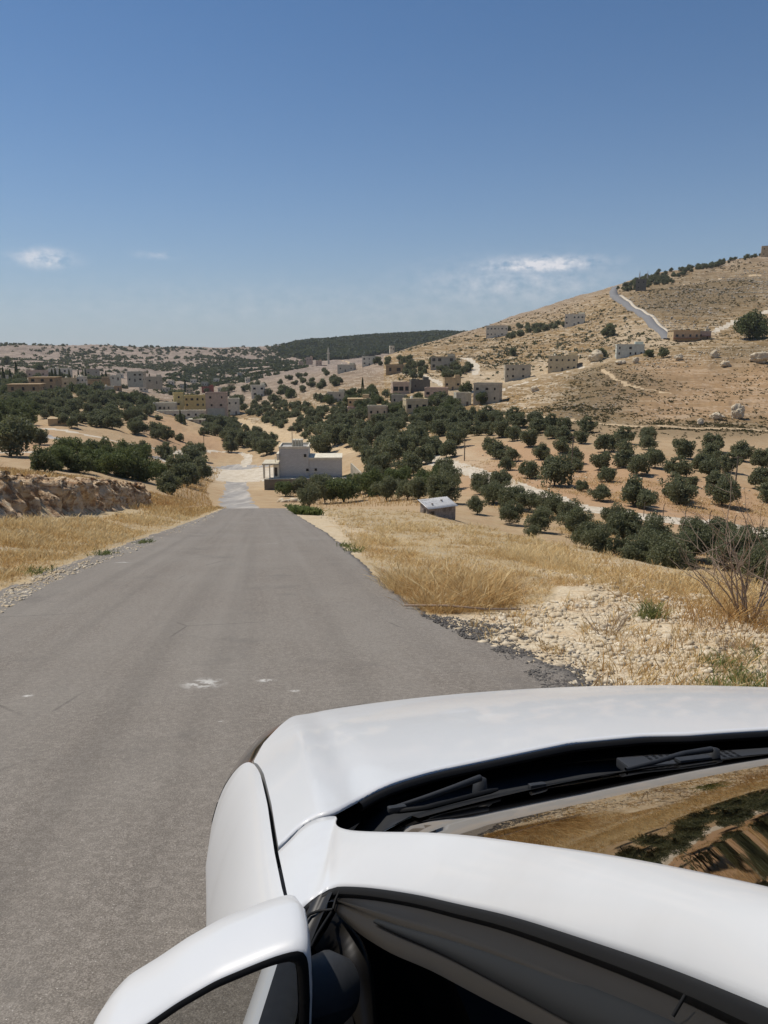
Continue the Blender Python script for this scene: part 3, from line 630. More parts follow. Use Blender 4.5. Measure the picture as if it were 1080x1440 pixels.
# glass and cowl
def zg(X, Y):
    t = -(Y+.30*X*X)-.09; return 1.020+.43*t-.11*X*X*np.clip(t/.6, 0, 1)
def yg0(X): return -.085-.30*X*X
upx = np.abs(Ud[:, 0]); upy = Ud[:, 1]; sel = np.arange(40, len(Ud))
gx = []
for t in np.linspace(0, 1, 36):                      # rows from the cowl to the header
    row = []
    yc = yg0(0)*(1-t)+(-1.02)*t
    xe = float(np.interp(-t, -np.linspace(0, 1, 30)[::-1], np.interp(np.linspace(0, 1, 30)[::-1], np.linspace(0, 1, len(sel)), upx[sel])))+.012
    ye = float(np.interp(t, np.linspace(0, 1, len(sel)), upy[sel]))
    y_e0 = yg0(xe)
    if t == 0: ye = yg0(xe)
    for q in np.linspace(-1, 1, 41):
        X = q*xe; Y = yc+(ye-yc)*q*q
        ze_ = float(np.interp(t, np.linspace(0, 1, len(sel)), Ud[sel, 2]))-.002; bq = 0; row.append((X, Y, zg(X, Y)*(1-bq)+ze_*bq))
    gx.append(row)
for row in gx:
    for q_, p_ in enumerate(row):
        if abs(p_[0]) > .66 and p_[1] > -.45: row[q_] = (p_[0], p_[1], p_[2]-.45*(abs(p_[0])-.66)*min(1, (p_[1]+.45)/.1))
loft('windscreen', gx, G_w)
frit = [[(p[0], p[1]-d*1.0, zg(p[0], p[1]-d)+.0015) for p in gx[0][3:-3]] for d in (-.012, .0, .022, .045)]
loft('windscreen_seal', frit, M_rb)
cr = []
for t in np.linspace(0, 1, 9):
    row = []
    for X in np.linspace(-.76, .76, 61):
        y0 = float(Yrear(X))+.03; y1 = min(yg0(X)+.02, y0-.05 if abs(X) > .7 else 9); Y = y0+(y1-y0)*t
        z = (1-t)*.975+t*(zg(X, y1)-.004)-.014*math.sin(math.pi*t)-.06*max(abs(X)-.66, 0)/.1
        row.append((X, Y, z))
    cr.append(row)
cowl = loft('cowl_tray', cr, M_k.m)
tube('hood_seal', [(x, float(Yrear(x))-.002, float(zbase(x, float(Yrear(x))))-.009) for x in np.linspace(-.70, .70, 60)], .007, M_rb)
print('LOUV', CP(910,1050,.455), CP(1000,1047,.455), 'ONH', [round(onhood(*p), 3) for p in [(391,1197),(433,1157),(474,1147),(477,1164),(539,1170),(410,1288),(461,1252)]])
for x0, x1 in ((-.20, -.03), (.08, .32)):            # air intake louvres
    vs, fs = [], []
    for i in range(int((x1-x0)/.013)):
        for j in range(3):
            x = x0+i*.013; y = -.024-.011*j; z = 1.0035; b = len(vs); w_, l_ = .006, .0075
            for dx, dy, dz in [(0,0,0),(w_,0,0),(w_,l_,0),(0,l_,0),(0,0,.007),(w_,0,.007),(w_,l_,.007),(0,l_,.007)]: vs.append((x+dx, y+dy, z-.006+dz))
            fs += [(b+4,b+5,b+6,b+7),(b,b+1,b+5,b+4),(b+1,b+2,b+6,b+5),(b+2,b+3,b+7,b+6),(b+3,b,b+4,b+7)]
    mesh_obj('louvre', vs, fs, M_rb, cowl, smooth=False)
boxm('cowl_ridge', (.06, -.036, .996), (.62, .042, .016), M_gy, cowl, None, .004)
def wiper(arm, blade, pivot):
    a = CPs(arm); wp = tube('wiper', resamp(a, 14), .0042, M_k.m, taper=np.linspace(1.25, .7, 14))
    p = CP(*pivot); cap = tube('wiper_cap', [(p[0], p[1], p[2]-.02), (p[0], p[1], p[2]+.001), (p[0], p[1], p[2]+.004)], .011, M_k.m, wp, 14, [1.1, .9, .05])
    if blade is not None:
        b = CPs(blade); tube('wiper_blade', resamp(b, 14), .0038, M_rb, wp, taper=np.concatenate([[.6], np.ones(12), [.6]]))
        c = b[0]*.85+b[-1]*.15; boxm('blade_clip', (b[0][0]+.01, b[0][1], b[0][2]+.004), (.026, .010, .008), M_k.m, wp, Matrix.Rotation(R(8), 4, 'Z'), .003)
wiper([(675,1094,.43),(640,1107,.43),(600,1121,.435),(553,1136,.44)], [(548,1142,.435),(600,1136,.43),(700,1110,.425)], (675,1096,.44))
wiper([(1000,1054,.415),(960,1060,.413),(920,1072,.413),(880,1082,.415)], [(746,1110,.42),(800,1101,.418),(880,1090,.416),(965,1077,.414),(1040,1069,.412)], (1003,1054,.42))
boxm('wiper_link', CP(975, 1068, .415), (.06, .016, .008), M_k.m, cowl, Matrix.Rotation(R(6), 4, 'Z'), .004)

# dashboard + cabin so the glass has a dark inside
dash = [[(x, yy, zz) for x in np.linspace(-.66, .66, 12)] for yy, zz in [(-.22, .965), (-.55, .975), (-.75, .93), (-.8, .6)]]
loft('dashboard', dash, M_in)
loft('cabin_floor', [[(x*wd, yy, zz) for x in np.linspace(-1, 1, 6)] for yy, zz, wd in [(-.24, .93, .76), (-.3, .6, .8), (-.45, .28, .86), (-2.6, .28, .86), (-2.9, .9, .8)]], M_in)

# side window: rubber, door frame, glass
def inset(P, dn, dout):
    Q = P.copy(); Q[:, 2] -= dn; Q[:, 0] -= dout; return Q
Lr = Ld[25:].copy()
mid0 = CPs([(472,1283,.452),(488,1299,.445),(507,1315,.435),(549,1341,.41),(605,1364,.377),(683,1406,.34),(746,1438,.312),(830,1482,.275),(960,1550,.235)])
e1 = mid0[-1]; d = (Lp[-1]-Lp[-8]); d /= np.linalg.norm(d)
mid = np.concatenate([mid0, [e1+np.array([.01, -.12, .02]), e1+np.array([.02, -.45, .05])]])
mid = resamp(mid, 60, 2); La = resamp(Ld[45:], 60, 0)
# seal strip directly below the rail (runs round the front corner)
S0 = resamp(Ld[8:], 90); S1 = S0.copy(); S1[:, 2] -= .012; S1[:, 0] += .001
vdir = campos-S0; vdir /= np.linalg.norm(vdir, axis=1)[:, None]
tube('window_seal', S0-np.array([0, 0, .006]), .0058, M_rb)
rows = []
for q, (sx_, sz) in zip(np.linspace(0, 1, 10), [(0, -.004), (0.0, -.006), (-.002, -.006), (-.004, -.004), (-.004, .0), (0, 0), (0, 0), (-.002, .0), (-.002, 0), (0, 0)]):
    rows.append((La*(1-q)+mid*q)+np.array([sx_, 0, sz]))
frame = loft('window_frame', rows, M_f.m, both=True)
ta_ = np.clip(np.arange(60)/26, 0, 1)[:, None]; stp = [(La*(1-(.62+(q-.62)*ta_))+mid*(.62+(q-.62)*ta_))[6:]+np.array([-o_, 0, o_*.3]) for q, o_ in [(.42, .0), (.46, .004), (.60, .005), (.80, .004), (.84, .0)]]
loft('frame_inlay', stp, M_f2, frame)
j0, j1 = 30, 30
tube('frame_joint', [La[31]*(1-q)+mid[31]*q+np.array([-.006-.002*q, -.006*q, 0]) for q in (.1, .2, .3, .4)][:3], .0008, M_rb, frame)
# front corner sail panel, dark; fills from the corner seam down to the belt
C0 = resamp(Ld[2:46], 30); belt0 = np.array([[-.842, -.40, .955], [-.845, -.45, .94], [-.845, -.5, .935], [-.84, -.56, .935]])
Bt = resamp(belt0, 30)
rows = []
for q in np.linspace(0, 1, 12):
    rows.append(C0*(1-q)+Bt*q+np.array([-.012*math.sin(math.pi*q), 0, -.004*math.sin(math.pi*q)]))
sail = loft('sail_panel', rows, M_f.m, both=True)
for pts in ([(472,1283,.449),(462,1299,.452),(450,1318,.455),(441,1336,.457)], [(430,1298,.455),(440,1289,.453),(452,1284.5,.451),(472,1282.5,.447)], [(472,1283,.448),(476,1268,.442),(483,1254,.434)]):
    tube('panel_gap', CPs(pts)+np.array([-.003, 0, .003]), .0016, M_rb, sail)
qd = [CPs([(442,1334,.47),(452,1350,.49),(462,1372,.50),(470,1400,.52),(474,1445,.545)]), CPs([(460,1306,.46),(480,1335,.48),(490,1365,.49),(496,1400,.51),(500,1445,.535)]), CPs([(472,1283,.455),(500,1315,.462),(514,1345,.475),(522,1385,.50),(526,1445,.53)]), CPs([(474,1285,.47),(508,1318,.475),(520,1348,.49),(528,1385,.51),(532,1445,.54)])]
qd = [resamp(q, 16, 1) for q in qd]; loft('door_corner_trim', qd, M_f.m)
# side glass from the frame down to the belt
bl = np.stack([np.full(60, -.835), np.linspace(-.50, -1.9, 60), np.linspace(.935, .955, 60)], 1)
mi = mid.copy(); mi[:, 0] += .006
rows = [mi*(1-q)+bl*q+np.array([-.02*math.sin(math.pi*q), 0, 0]) for q in np.linspace(0, 1, 8)]
rr_ = np.array(rows); rr_[..., 0] *= -1; loft('side_window', rr_, G_s)
low = [bl+np.array([.012, 0, .035-.02*q]) for q in (0, 1)]; loft('side_window', low, G_s)
trim_ = [np.stack([np.full(30, -x), np.linspace(-.43, -2.7, 30), np.full(30, z)], 1) for x, z in [(.83, .93), (.80, .935), (.755, .925), (.74, .85), (.74, .55), (.80, .30)]]
loft('door_lining', trim_, M_in, both=True)
for sx in (-1, 1):
    st = boxm('seat', (sx*.38, -1.45, .55), (.50, .52, .18), M_in, car, bev=.06); st = boxm('seat_back', (sx*.38, -1.78, .86), (.48, .16, .62), M_in, car, Matrix.Rotation(R(-14), 4, 'X'), .06)
stw = tube('steering_wheel', [(-.38+.18*math.cos(q), -.80-.05*math.sin(q), .90+.17*math.sin(q)) for q in np.linspace(0, 2*math.pi, 30)], .015, M_in)
rows = [np.stack([np.full(40, -x), np.linspace(-.405, -3.1, 40), np.full(40, z)], 1) for x, z in [(.835, .93), (.85, .938), (.87, .935)]]
loft('belt_moulding', rows, M_k.m, both=True)
rows = []
for s in np.linspace(0, 1, 24):
    ys_ = np.linspace(-.405, -3.2, 90)
    if s < .35: X = .868+(Wf(ys_)-.868)*math.sin(s/.35*math.pi/2); Z = .73+.2*math.cos(s/.35*math.pi/2)
    else: q = (s-.35)/.65; X = Wf(ys_)-.03*q**1.5; Z = .73-.43*q
    rows.append(np.stack([-X, ys_, np.full(90, Z)], 1))
Gd = np.array(rows); V = Gd.reshape(-1, 3); Fc = wheelcut(V, gridf(24, 90), -2.62, .375)
dr_ = mesh_obj('door', V, Fc, M_p.m, car); V2 = V.copy(); V2[:, 0] *= -1; mesh_obj('door', V2, Fc[:, ::-1], M_p.m, car)
tube('door_gap', [(-.936, -1.55, .4), (-.938, -1.55, .73), (-.90, -1.55, .88), (-.87, -1.55, .935)], .003, M_rb, dr_)
# roof, rear glass, boot
rf = []
eU = Ud[-1]
for t in np.linspace(0, 1, 12):
    Y = -1.02-1.5*t; xe = .60-.03*t; zc = 1.418-.05*max(t-.3, 0)**1.6+.022*math.sin(math.pi*min(t*1.3, 1))
    rf.append([(x*xe, Y-.0+.12*x*x*(1-t), zc-.10*abs(x)**2.4) for x in np.linspace(-1, 1, 25)])
loft('roof', rf, M_p.m)
e = rf[-1]; loft('rear_window', [e, [(x*.66, -3.15+.05*x*x, 1.05-.03*x*x) for x in np.linspace(-1, 1, 25)]], G_s)
loft('boot_lid', [[(x*.84, y, z-.05*x*x) for x in np.linspace(-1, 1, 25)] for y, z in [(-3.14, 1.04), (-3.5, 1.0), (-3.62, .95), (-3.66, .6), (-3.6, .3)]], M_p.m)
for sx in (-1, 1):
    for cy in (.16, -2.62):
        wh = empty('wheel'); wh.parent = car; wh.location = (sx*.80, cy, .325)
        prof_ = [(-.10, .20), (-.11, .27), (-.09, .315), (-.03, .325), (.05, .325), (.095, .315), (.11, .28), (.10, .215)]
        rows = [[(sx*a, b*math.cos(q), b*math.sin(q)) for a, b in prof_] for q in np.linspace(0, 2*math.pi, 41)]
        loft('tyre', rows, M_rb, wh)
        rows = [[(sx*a, b*math.cos(q), b*math.sin(q)) for a, b in [(.10, .215), (.085, .20), (.05, .19+.0*q), (.06+.02*(math.cos(q*5) > 0), .1), (.08, .03), (.08, 0)]] for q in np.linspace(0, 2*math.pi, 61)]
        loft('rim', rows, M_rim, wh)

# door mirror
def mirror_at(px, py, Y=-.55):
    a = (px-540)/F; u = (720-py)/F; v = math.cos(RP)+u*math.sin(RP); w_ = -math.sin(RP)+u*math.cos(RP)
    g = (-a*math.sin(TH_)+v*math.cos(TH_)); t = (Y-campos[1])/g
    return np.array([campos[0]+(a*math.cos(TH_)+v*math.sin(TH_))*t, Y, HC+w_*t])
rim = [mirror_at(*p) for p in [(439,1400),(437,1352),(434,1337),(428,1331),(415,1333),(387,1341),(359,1352),(304,1375),(248,1407),(202,1439)]]
p = rim[-1]
rim += [p+np.array(q) for q in [(-.03, 0, -.016), (-.048, 0, -.035), (-.055, 0, -.06), (-.045, 0, -.088), (-.01, 0, -.105), (.04, 0, -.112), (.10, 0, -.115)]]
rim += [np.array([rim[0][0]-.012, -.55, rim[0][2]-.085]), np.array([rim[0][0]-.002, -.55, rim[0][2]-.06])]
rim = resamp(rim+[rim[0]], 97, 1)[:-1]; cen = rim.mean(0)
mirror = empty('door_mirror'); mirror.parent = car
def ring(f, dy, dz=0, dx=0): return [cen+(p-cen)*np.array([f, 1, f])+np.array([dx, dy, dz]) for p in list(rim)+[rim[0]]]
shell = loft('mirror_shell', [ring(.975, -.001), ring(1.0, .0), ring(1.012, .012, .002), ring(1.02, .03, .004), ring(1.01, .055, .006), ring(.95, .085, .004), ring(.82, .105, .0), ring(.6, .118, -.004), ring(.3, .125, -.006), ring(.02, .128, -.006)], M_p.m, mirror)
loft('mirror_bezel', [ring(.978, -.001), ring(.92, -.005), ring(.88, -.001), ring(.855, .012)], M_rb, mirror)
gl = ring(.86, .010); gv = [g for g in gl[:-1]]
tilt = lambda v: (v[0], v[1]+(v[0]-cen[0])*-.10+(v[2]-cen[2])*.05, v[2])
mesh_obj('mirror_glass', [tilt(v) for v in gv], [tuple(range(len(gv)))], M_mi.m, mirror, smooth=False)
a0 = CPs([(452,1392,.47)])[0]
arm = tube('mirror_arm', [np.array([rim[0][0]-.03, -.50, .985]), np.array([rim[0][0]+.008, -.49, .985]), np.array([rim[0][0]+.022, -.485, .985]), np.array([rim[0][0]+.034, -.478, .98])], .032, M_k.m, mirror, 20, [.9, .95, 1.0, .8])
tag(mirror, None)
# ---------------------------------------------------------------- trees
def leafmat(name, c1, c2, c3, rough=.65):
    m = Mat(name, rough, .25); n = m.noise(1.1, 3, .6); n2 = m.noise(7, 2, .5)
    c = m.mix(m.mr(n, .35, .65), c1, c2); c = m.mix(m.mr(n2, .52, .72), c, c3); m.col(c)
    tl = m.n('ShaderNodeBsdfTranslucent'); m.set(tl.inputs[0], m.mix(.5, c, (.16,.17,.05))); mx = m.n('ShaderNodeMixShader'); mx.inputs[0].default_value = .38
    m.set(mx.inputs[1], m.b.outputs[0]); m.set(mx.inputs[2], tl.outputs[0]); m.t.links.new(mx.outputs[0], m.t.nodes['Material Output'].inputs[0])
    return m.m
L_ol = leafmat('olive_leaves', (.13,.142,.075), (.19,.20,.115), (.28,.285,.19))
L_dk = leafmat('dark_leaves', (.09,.112,.05), (.13,.155,.068), (.19,.21,.105))
L_gr = leafmat('green_leaves', (.09,.12,.045), (.14,.175,.065), (.2,.24,.1))
L_dry = leafmat('dry_scrub', (.075,.062,.033), (.13,.10,.055), (.06,.062,.03), .9)
M_bk = Mat('bark', .9, .1); n1 = M_bk.noise(4, 5, .7, vec=M_bk.P((1, 1, .3))); M_bk.col(M_bk.mix(n1, (.055,.042,.03), (.16,.13,.10))); M_bk.bump(n1, .6, .05)
def rnddir(r, n):
    v = r.normal(size=(n, 3)); return v/np.linalg.norm(v, axis=1)[:, None]
def leafset(r, C, size, asp=2.0):
    """one small leaf-clump quad per centre"""
    n = len(C); a = rnddir(r, n); b = np.cross(a, rnddir(r, n)); b /= np.linalg.norm(b, axis=1)[:, None]+1e-9
    s = size*(.6+.8*r.random(n))[:, None]; a = a*s*.5*asp**.5; b = b*s*.5/asp**.5
    V = np.stack([C-a*.2-b, C+a-b*.2, C+a*.2+b, C-a+b*.2], 1).reshape(-1, 3)
    return V, np.arange(4*n).reshape(-1, 4)
def crown_mesh(name, seed, n=5200, lobes=16, rad=1.0, flat=.72, leaf=.085, mat=None, base=.28, core=True):
    """unit crown, radius about 1, from z=base*? to about 1.5"""
    r = np.random.default_rng(seed); LC, LR = [], []
    for i in range(lobes):
        a = r.random()*6.283; q = math.sqrt(r.random())*.72; zz = r.uniform(-.42, .55)*(1-.45*q)
        LC.append((q*math.cos(a), q*math.sin(a), zz)); LR.append(r.uniform(.26, .46)*(1.05-.3*q))
    LC.append((0, 0, .05)); LR.append(.5)
    LC, LR = np.array(LC), np.array(LR); k = r.choice(len(LC), n, p=LR**2/(LR**2).sum())
    d = rnddir(r, n); rad_ = LR[k]*(1-.5*r.random(n)**2.2)*(1+.16*r.normal(size=n)*(r.random(n) < .35))
    C = LC[k]+d*rad_[:, None]
    gap = fbm(C[:, 0]*2.3, C[:, 1]*2.3, C[:, 2]*2.3, o=2, seed=seed); C = C[gap > -.42]
    C[:, 2] = C[:, 2]*flat
    zmin = -.46; C = C[C[:, 2] > zmin-.12*r.random(len(C))]
    V, Fq = leafset(r, C, leaf)
    V[:, 2] += .46+base
    me_o = mesh_obj(name, V, Fq, mat); me = me_o.data; bpy.data.objects.remove(me_o); return me
def trunk_mesh(name, seed, top=.62, base=.28, rad=.05, forks=4, splay=.42):
    r = np.random.default_rng(seed); Vs, Fs = [], []
    def seg(P, Rr):
        off = sum(len(v) for v in Vs); rows = []
        for i, p in enumerate(P):
            t = P[min(i+1, len(P)-1)]-P[max(i-1, 0)]; t /= np.linalg.norm(t)+1e-9; a = np.cross(t, [.3, 1, .1]); a /= np.linalg.norm(a); b = np.cross(a, t)
            rows += [p+Rr[i]*(math.cos(q)*a+math.sin(q)*b) for q in np.linspace(0, 2*math.pi, 7)]
        Vs.append(np.array(rows)); Fs.append(gridf(len(P), 7, off))
    fz = base*.55
    seg(np.array([[0, 0, -.12], [0, 0, 0], [.01, .01, fz*.6], [.0, .02, fz*1.15]]), [rad*1.5, rad*1.25, rad, rad*.9])
    for i in range(forks):
        a = i*6.283/forks+r.uniform(-.5, .5); s_ = splay*r.uniform(.6, 1.1); q = np.array([math.cos(a), math.sin(a), 0])
        P = np.array([[0, 0, fz]+q*0, q*s_*.35+[0, 0, fz+.18], q*s_*.75+[r.uniform(-.06, .06), 0, fz+.38], q*s_*1.1+[0, 0, top+.12]])
        seg(P, [rad*.7, rad*.5, rad*.33, rad*.12])
    o = mesh_obj(name, np.concatenate(Vs), np.concatenate(Fs), M_bk.m); me = o.data; bpy.data.objects.remove(o); return me
CR = {'olive': [crown_mesh('crown', 100+i, 5600, 16, flat=.95, mat=L_ol, base=.18) for i in range(6)],
      'far': [crown_mesh('crown', 130+i, 1500, 11, flat=.95, leaf=.15, mat=L_ol, base=.14) for i in range(5)],
      'dark': [crown_mesh('crown', 140+i, 5600, 16, flat=1.0, mat=L_dk, base=.14) for i in range(3)],
      'green': [crown_mesh('crown', 150+i, 6500, 18, flat=1.0, leaf=.07, mat=L_gr, base=.16) for i in range(2)],
      'near': [crown_mesh('crown', 160+i, 11000, 20, flat=.95, leaf=.062, mat=L_ol, base=.26) for i in range(4)]}
def coneize(seed):
    r = np.random.default_rng(seed); n = 1800; z = r.random(n)**.8; a = r.random(n)*6.283; q = (1-z)**.8*(.55+.45*r.random(n))*.34+.03
    C = np.stack([q*np.cos(a), q*np.sin(a), z*2.2+.12], 1); V, Fq = leafset(r, C, .10); o = mesh_obj('crown', V, Fq, L_dk); me = o.data; bpy.data.objects.remove(o); return me
CR['cypress'] = [coneize(171), coneize(172)]
TR = {'olive': [trunk_mesh('trunk', 200+i) for i in range(3)], 'far': [trunk_mesh('trunk', 210, base=.16)], 'dark': [trunk_mesh('trunk', 211, base=.14)], 'green': [trunk_mesh('trunk', 212, base=.16)],
      'near': [trunk_mesh('trunk', 220+i, rad=.045, forks=4) for i in range(3)], 'cypress': [trunk_mesh('trunk', 230, rad=.03, forks=2, splay=.05)]}
ntree = 0
def tree(x, y, z, rad_in, kind='olive', name='olive_tree', label=None, group=None, cat='tree', sx=1.0, sz=1.0):
    global ntree; ntree += 1; rad = rad_in*1.12
    t = empty(name, (x, y, z-.05), random.uniform(0, 6.28)); t.scale = (rad*sx*random.uniform(.9, 1.12), rad, rad*sz*random.uniform(.98, 1.22))
    tag(t, label, cat, group)
    for nm, lib in (('crown', CR), ('trunk', TR)):
        o = bpy.data.objects.new(nm, random.choice(lib[kind])); COL.objects.link(o); o.parent = t
    return t
def tree_px(px, py, wpx, ymin=60, **k):
    """tree with its foot where the ground shows at (px,py), crown wpx wide in the picture"""
    x, y, z = hit(px, py, ymin); return tree(x, y, z, wpx/F*y*.5*1.06, **k)
occ = []
def z4(l, ox=680, oy=580, s=2.7): return [(ox+a/s, oy+b/s, c/s) for a, b, c in l]
G_A = 'olive trees on bare soil across the pale farm road'
NEARL = []
# right orchard beyond the pale farm road (rows on bare soil)
A = z4([(60,48,40),(67,78,30),(130,58,70),(110,108,60),(195,52,62),(205,80,65),(255,62,60),(260,100,60),(308,68,62),(305,112,66),(20,88,56),(20,150,60),(60,175,80),(110,185,60),(170,130,70),(215,180,70),(92,220,60),(175,250,78),
 (270,282,135),(300,155,70),(350,195,72),(392,78,70),(372,118,56),(345,225,64),(460,150,82),(440,218,80),(465,265,65),(372,300,50),(437,335,80),(530,120,78),(540,165,80),(530,210,84),(582,238,86),(565,350,125),(615,368,90),(620,108,66),(625,140,70),(650,210,84),
 (762,175,80),(740,245,92),(720,330,105),(755,352,105),(790,282,50),(872,150,80),(858,195,90),(830,225,80),(865,250,80),(928,228,80),(885,300,90),(905,355,120),(985,185,92),(1055,215,84),(1060,290,110),(1090,340,100),(1150,230,90),(1160,330,110)])
for i, (px, py, w_) in enumerate(A):
    lab = 'grey-green olive tree on bare tan soil between the farm road and brown knoll'
    g = G_A
    if i == 18: lab, g = 'widest olive tree of the far orchard, just above the pale farm road bend', None
    if i == 27: lab, g = 'small sparse olive sapling alone on bare soil between larger orchard olives', None
    tree_px(px, py, w_*1.04, 90, kind='olive', label=lab, group=g)
# front row on the near side of the farm road
Bn = z4([(38,350,82),(100,425,92),(105,365,100),(175,378,92),(215,455,110),(250,400,100),(180,480,60),(340,475,125),(390,520,110),(330,425,100),(440,545,120),(530,495,140),(495,440,90),(560,590,135),(690,622,175),(625,560,130),(645,500,120),(740,580,120),(800,560,150),(790,480,90),(880,530,140),(930,500,90),(950,600,160),(1040,655,150),(1010,560,130),(1075,600,130),(1120,640,150),(1190,640,150)])
for i, (px, py, w_) in enumerate(Bn):
    lab = 'leafy olive tree below the grassy brow, on the near side of the pale farm road'; g = 'olive trees along the near side of the farm road'
    if i == 14: lab, g = 'olive tree with a forked bare trunk showing, nearest above the stony brow at right', None
    if i == 13: lab, g = 'olive tree with slanting trunk just left of the forked olive beyond the stony brow', None
    if i == 1: lab, g = 'olive tree with a red patch at its foot beyond the dry grass', None
    tree_px(px, py, w_*1.05, 63, kind='near', label=lab, group=g)
def z2(l): return [(340+a/3, 440+b/3, c/3) for a, b, c in l]
Cn = z2([(185,775,80),(255,772,85),(285,825,95),(220,700,50),(350,805,120),(345,778,90),(430,800,130),(415,782,90),(500,765,95),(535,775,120),(570,720,90),(610,795,120),(660,740,110),(700,790,100),(745,795,110),(780,740,90),(850,805,130),(880,745,110),(820,725,80)])
for i, (px, py, w_) in enumerate(Cn):
    tree_px(px, py, w_*1.08, 84, kind='near' if i % 3 else 'green', label='bushy tree in the thicket between the dry grass brow and the grey stone house', group='thicket trees below the grey house')
Cm = z2([(1010,765,95),(993,850,82),(1058,800,100),(1100,740,90),(848,685,92),(700,690,120),(640,640,115),(575,700,120),(540,640,100),(510,600,80),(760,640,90),(330,600,110),(390,560,90),(460,560,90),(740,560,80),(690,600,90)])
for i, (px, py, w_) in enumerate(Cm):
    lab = 'round olive tree in the valley orchard to the right of the grey stone house'; g = 'valley olives right of the grey house'
    if i == 1: lab, g = 'small round olive tree just right of the tin roofed hut', None
    if i == 4: lab, g = 'lone olive tree on bare ground beside the bend of the farm road behind the hut', None
    tree_px(px, py, w_*1.04, 70, kind='near' if i < 3 else 'olive', label=lab, group=g)
# left side trees near the bank
def z1(l): return [(a/3, 440+b/3, c/3) for a, b, c in l]
Dn = z1([(45,605,190),(170,556,80),(20,560,120),(705,622,86),(815,620,90),(820,655,110),(770,700,130),(845,700,90),(720,765,100),(790,735,110),(690,700,60),(965,588,72),(600,590,60)])
LBL = ['big spreading tree with dark trunk over bare soil at the far left edge', 'smaller tree just right of the big spreading tree at the left edge', 'tall tree behind the big spreading tree at the left edge', 'neat round tree on bare ground left of the road junction',
 'round tree immediately right of the neat round tree by the junction', 'bushy tree in the clump between bank and junction, middle height', 'broad bushy tree lowest in the clump by the left verge', 'bushy tree reaching right towards the junction apron', 'dark low tree at the foot of the grassy bank', 'tree with pale stem just above the left verge of the road', 'small tree at left of the clump by the junction', 'round olive tree above the dirt loop left of the grey house', 'small tree on the track left of the neat round tree']
for (px, py, w_), lb in zip(Dn, LBL): tree_px(px, py, w_*1.06, 84, kind='dark' if w_ > 100 else 'olive', name='broadleaf_tree' if w_ > 100 else 'olive_tree', label=lb)
En = z1([(190,660,120),(260,650,130),(290,610,120),(330,660,120),(390,650,120),(450,665,120),(380,610,100),(500,680,130),(560,690,130),(540,620,110),(620,700,120),(660,690,100),(590,640,110),(440,590,90),(470,620,90)])
for px, py, w_ in En: tree_px(px, py+4, w_, 84, kind=random.choice(['green', 'dark']), name='hedgerow_tree', label='dark green tree in the hedge line behind the rocky roadside bank', group='hedge trees behind the rock bank')

# orchard blocks in the valley, trees in loose rows
def inq(px, py, poly): return bool(inpoly(np.array([px]), np.array([py]), poly)[0])
placed = [(o.location.x, o.location.y) for o in COL.objects if o.get('category') == 'tree']
AVOID = [[(290,640),(378,640),(378,720),(290,720)], [(368,640),(490,645),(490,705),(368,705)], [(330,590),(365,594),(430,622),(480,628),(480,644),(430,640),(350,612)], [(222,552),(335,552),(335,588),(222,588)], [(205,592),(250,592),(258,615),(212,617)], [(270,612),(300,612),(310,628),(272,628)], [(590,645),(790,700),(790,715),(590,655)]]
def block(poly, space, wid, kind, name, label, group, ymin, nmax=500, keep=1.0, jit=.35, seed=1, avoid=True, sz=1.0):
    r = np.random.default_rng(seed); P = [hit(px, py, ymin)[:2] for px, py in poly]; x0, x1 = min(p[0] for p in P), max(p[0] for p in P); y0, y1 = min(p[1] for p in P), max(p[1] for p in P)
    cand = []
    for gy in np.arange(y0, y1, space*.9):
        for gx in np.arange(x0, x1, space): cand.append((gx+r.normal()*space*jit+((gy/space) % 2)*space*.3, gy+r.normal()*space*jit))
    c = np.array(cand); z = Hs(c[:, 0], c[:, 1]); px, py = proj(c[:, 0], c[:, 1], z); ok = inpoly(px, py, poly) & (r.random(len(c)) < keep); n = 0
    if avoid:
        for av in AVOID: ok &= ~inpoly(px, py, av)
    for (x, y), zz, k in zip(c, z, ok):
        if not k or n >= nmax: continue
        w2 = wid*r.uniform(.58, 1.08)
        if any((x-a)**2+(y-b)**2 < (space*.62)**2 for a, b in placed): continue
        placed.append((x, y)); n += 1
        PEND.append((w2/math.hypot(x, y), x, y, float(zz), w2/2, kind, name, label, group, sz))
    return n
PEND = []
block([(330,575),(400,566),(470,578),(545,600),(545,622),(480,626),(440,622),(370,592)], 6.9, 6.9, 'far', 'olive_tree', 'olive tree in the dense grove above the sand coloured valley track', 'olives above the valley track', 130, seed=3)
block([(470,600),(600,590),(660,605),(655,640),(600,650),(560,650),(490,632),(470,618)], 7.6, 7.2, 'olive', 'olive_tree', 'olive tree in the middle of the valley floor, between grey house and brown knoll', 'olives on the valley floor', 130, seed=4)
block([(600,590),(690,588),(760,604),(745,612),(690,618),(655,612)], 7.5, 7.0, 'olive', 'olive_tree', 'olive tree at the foot of the knoll where it meets the valley grove', 'olives at the knoll foot', 130, seed=5)
block([(268,590),(335,590),(372,606),(392,622),(385,645),(340,632),(300,612),(285,615)], 7, 8, 'olive', 'olive_tree', 'olive tree in the grove left of the valley track, behind the grey house', 'olives left of the valley track', 130, seed=6)
block([(60,570),(130,560),(225,570),(225,588),(262,592),(255,622),(190,618),(150,600),(95,603),(60,592)], 8.5, 8, 'olive', 'olive_tree', 'olive tree on the slope below the village at left', 'olives below the left village', 130, seed=7, keep=.9)
block([(-60,560),(60,566),(60,595),(30,600),(-60,605)], 10, 9, 'dark', 'village_tree', 'leafy dark tree at the left picture edge below the brown villas', 'dark trees below the villas', 130, seed=8)
n_ol = sum(1 for o in COL.objects if o.name.startswith('olive_tree'))
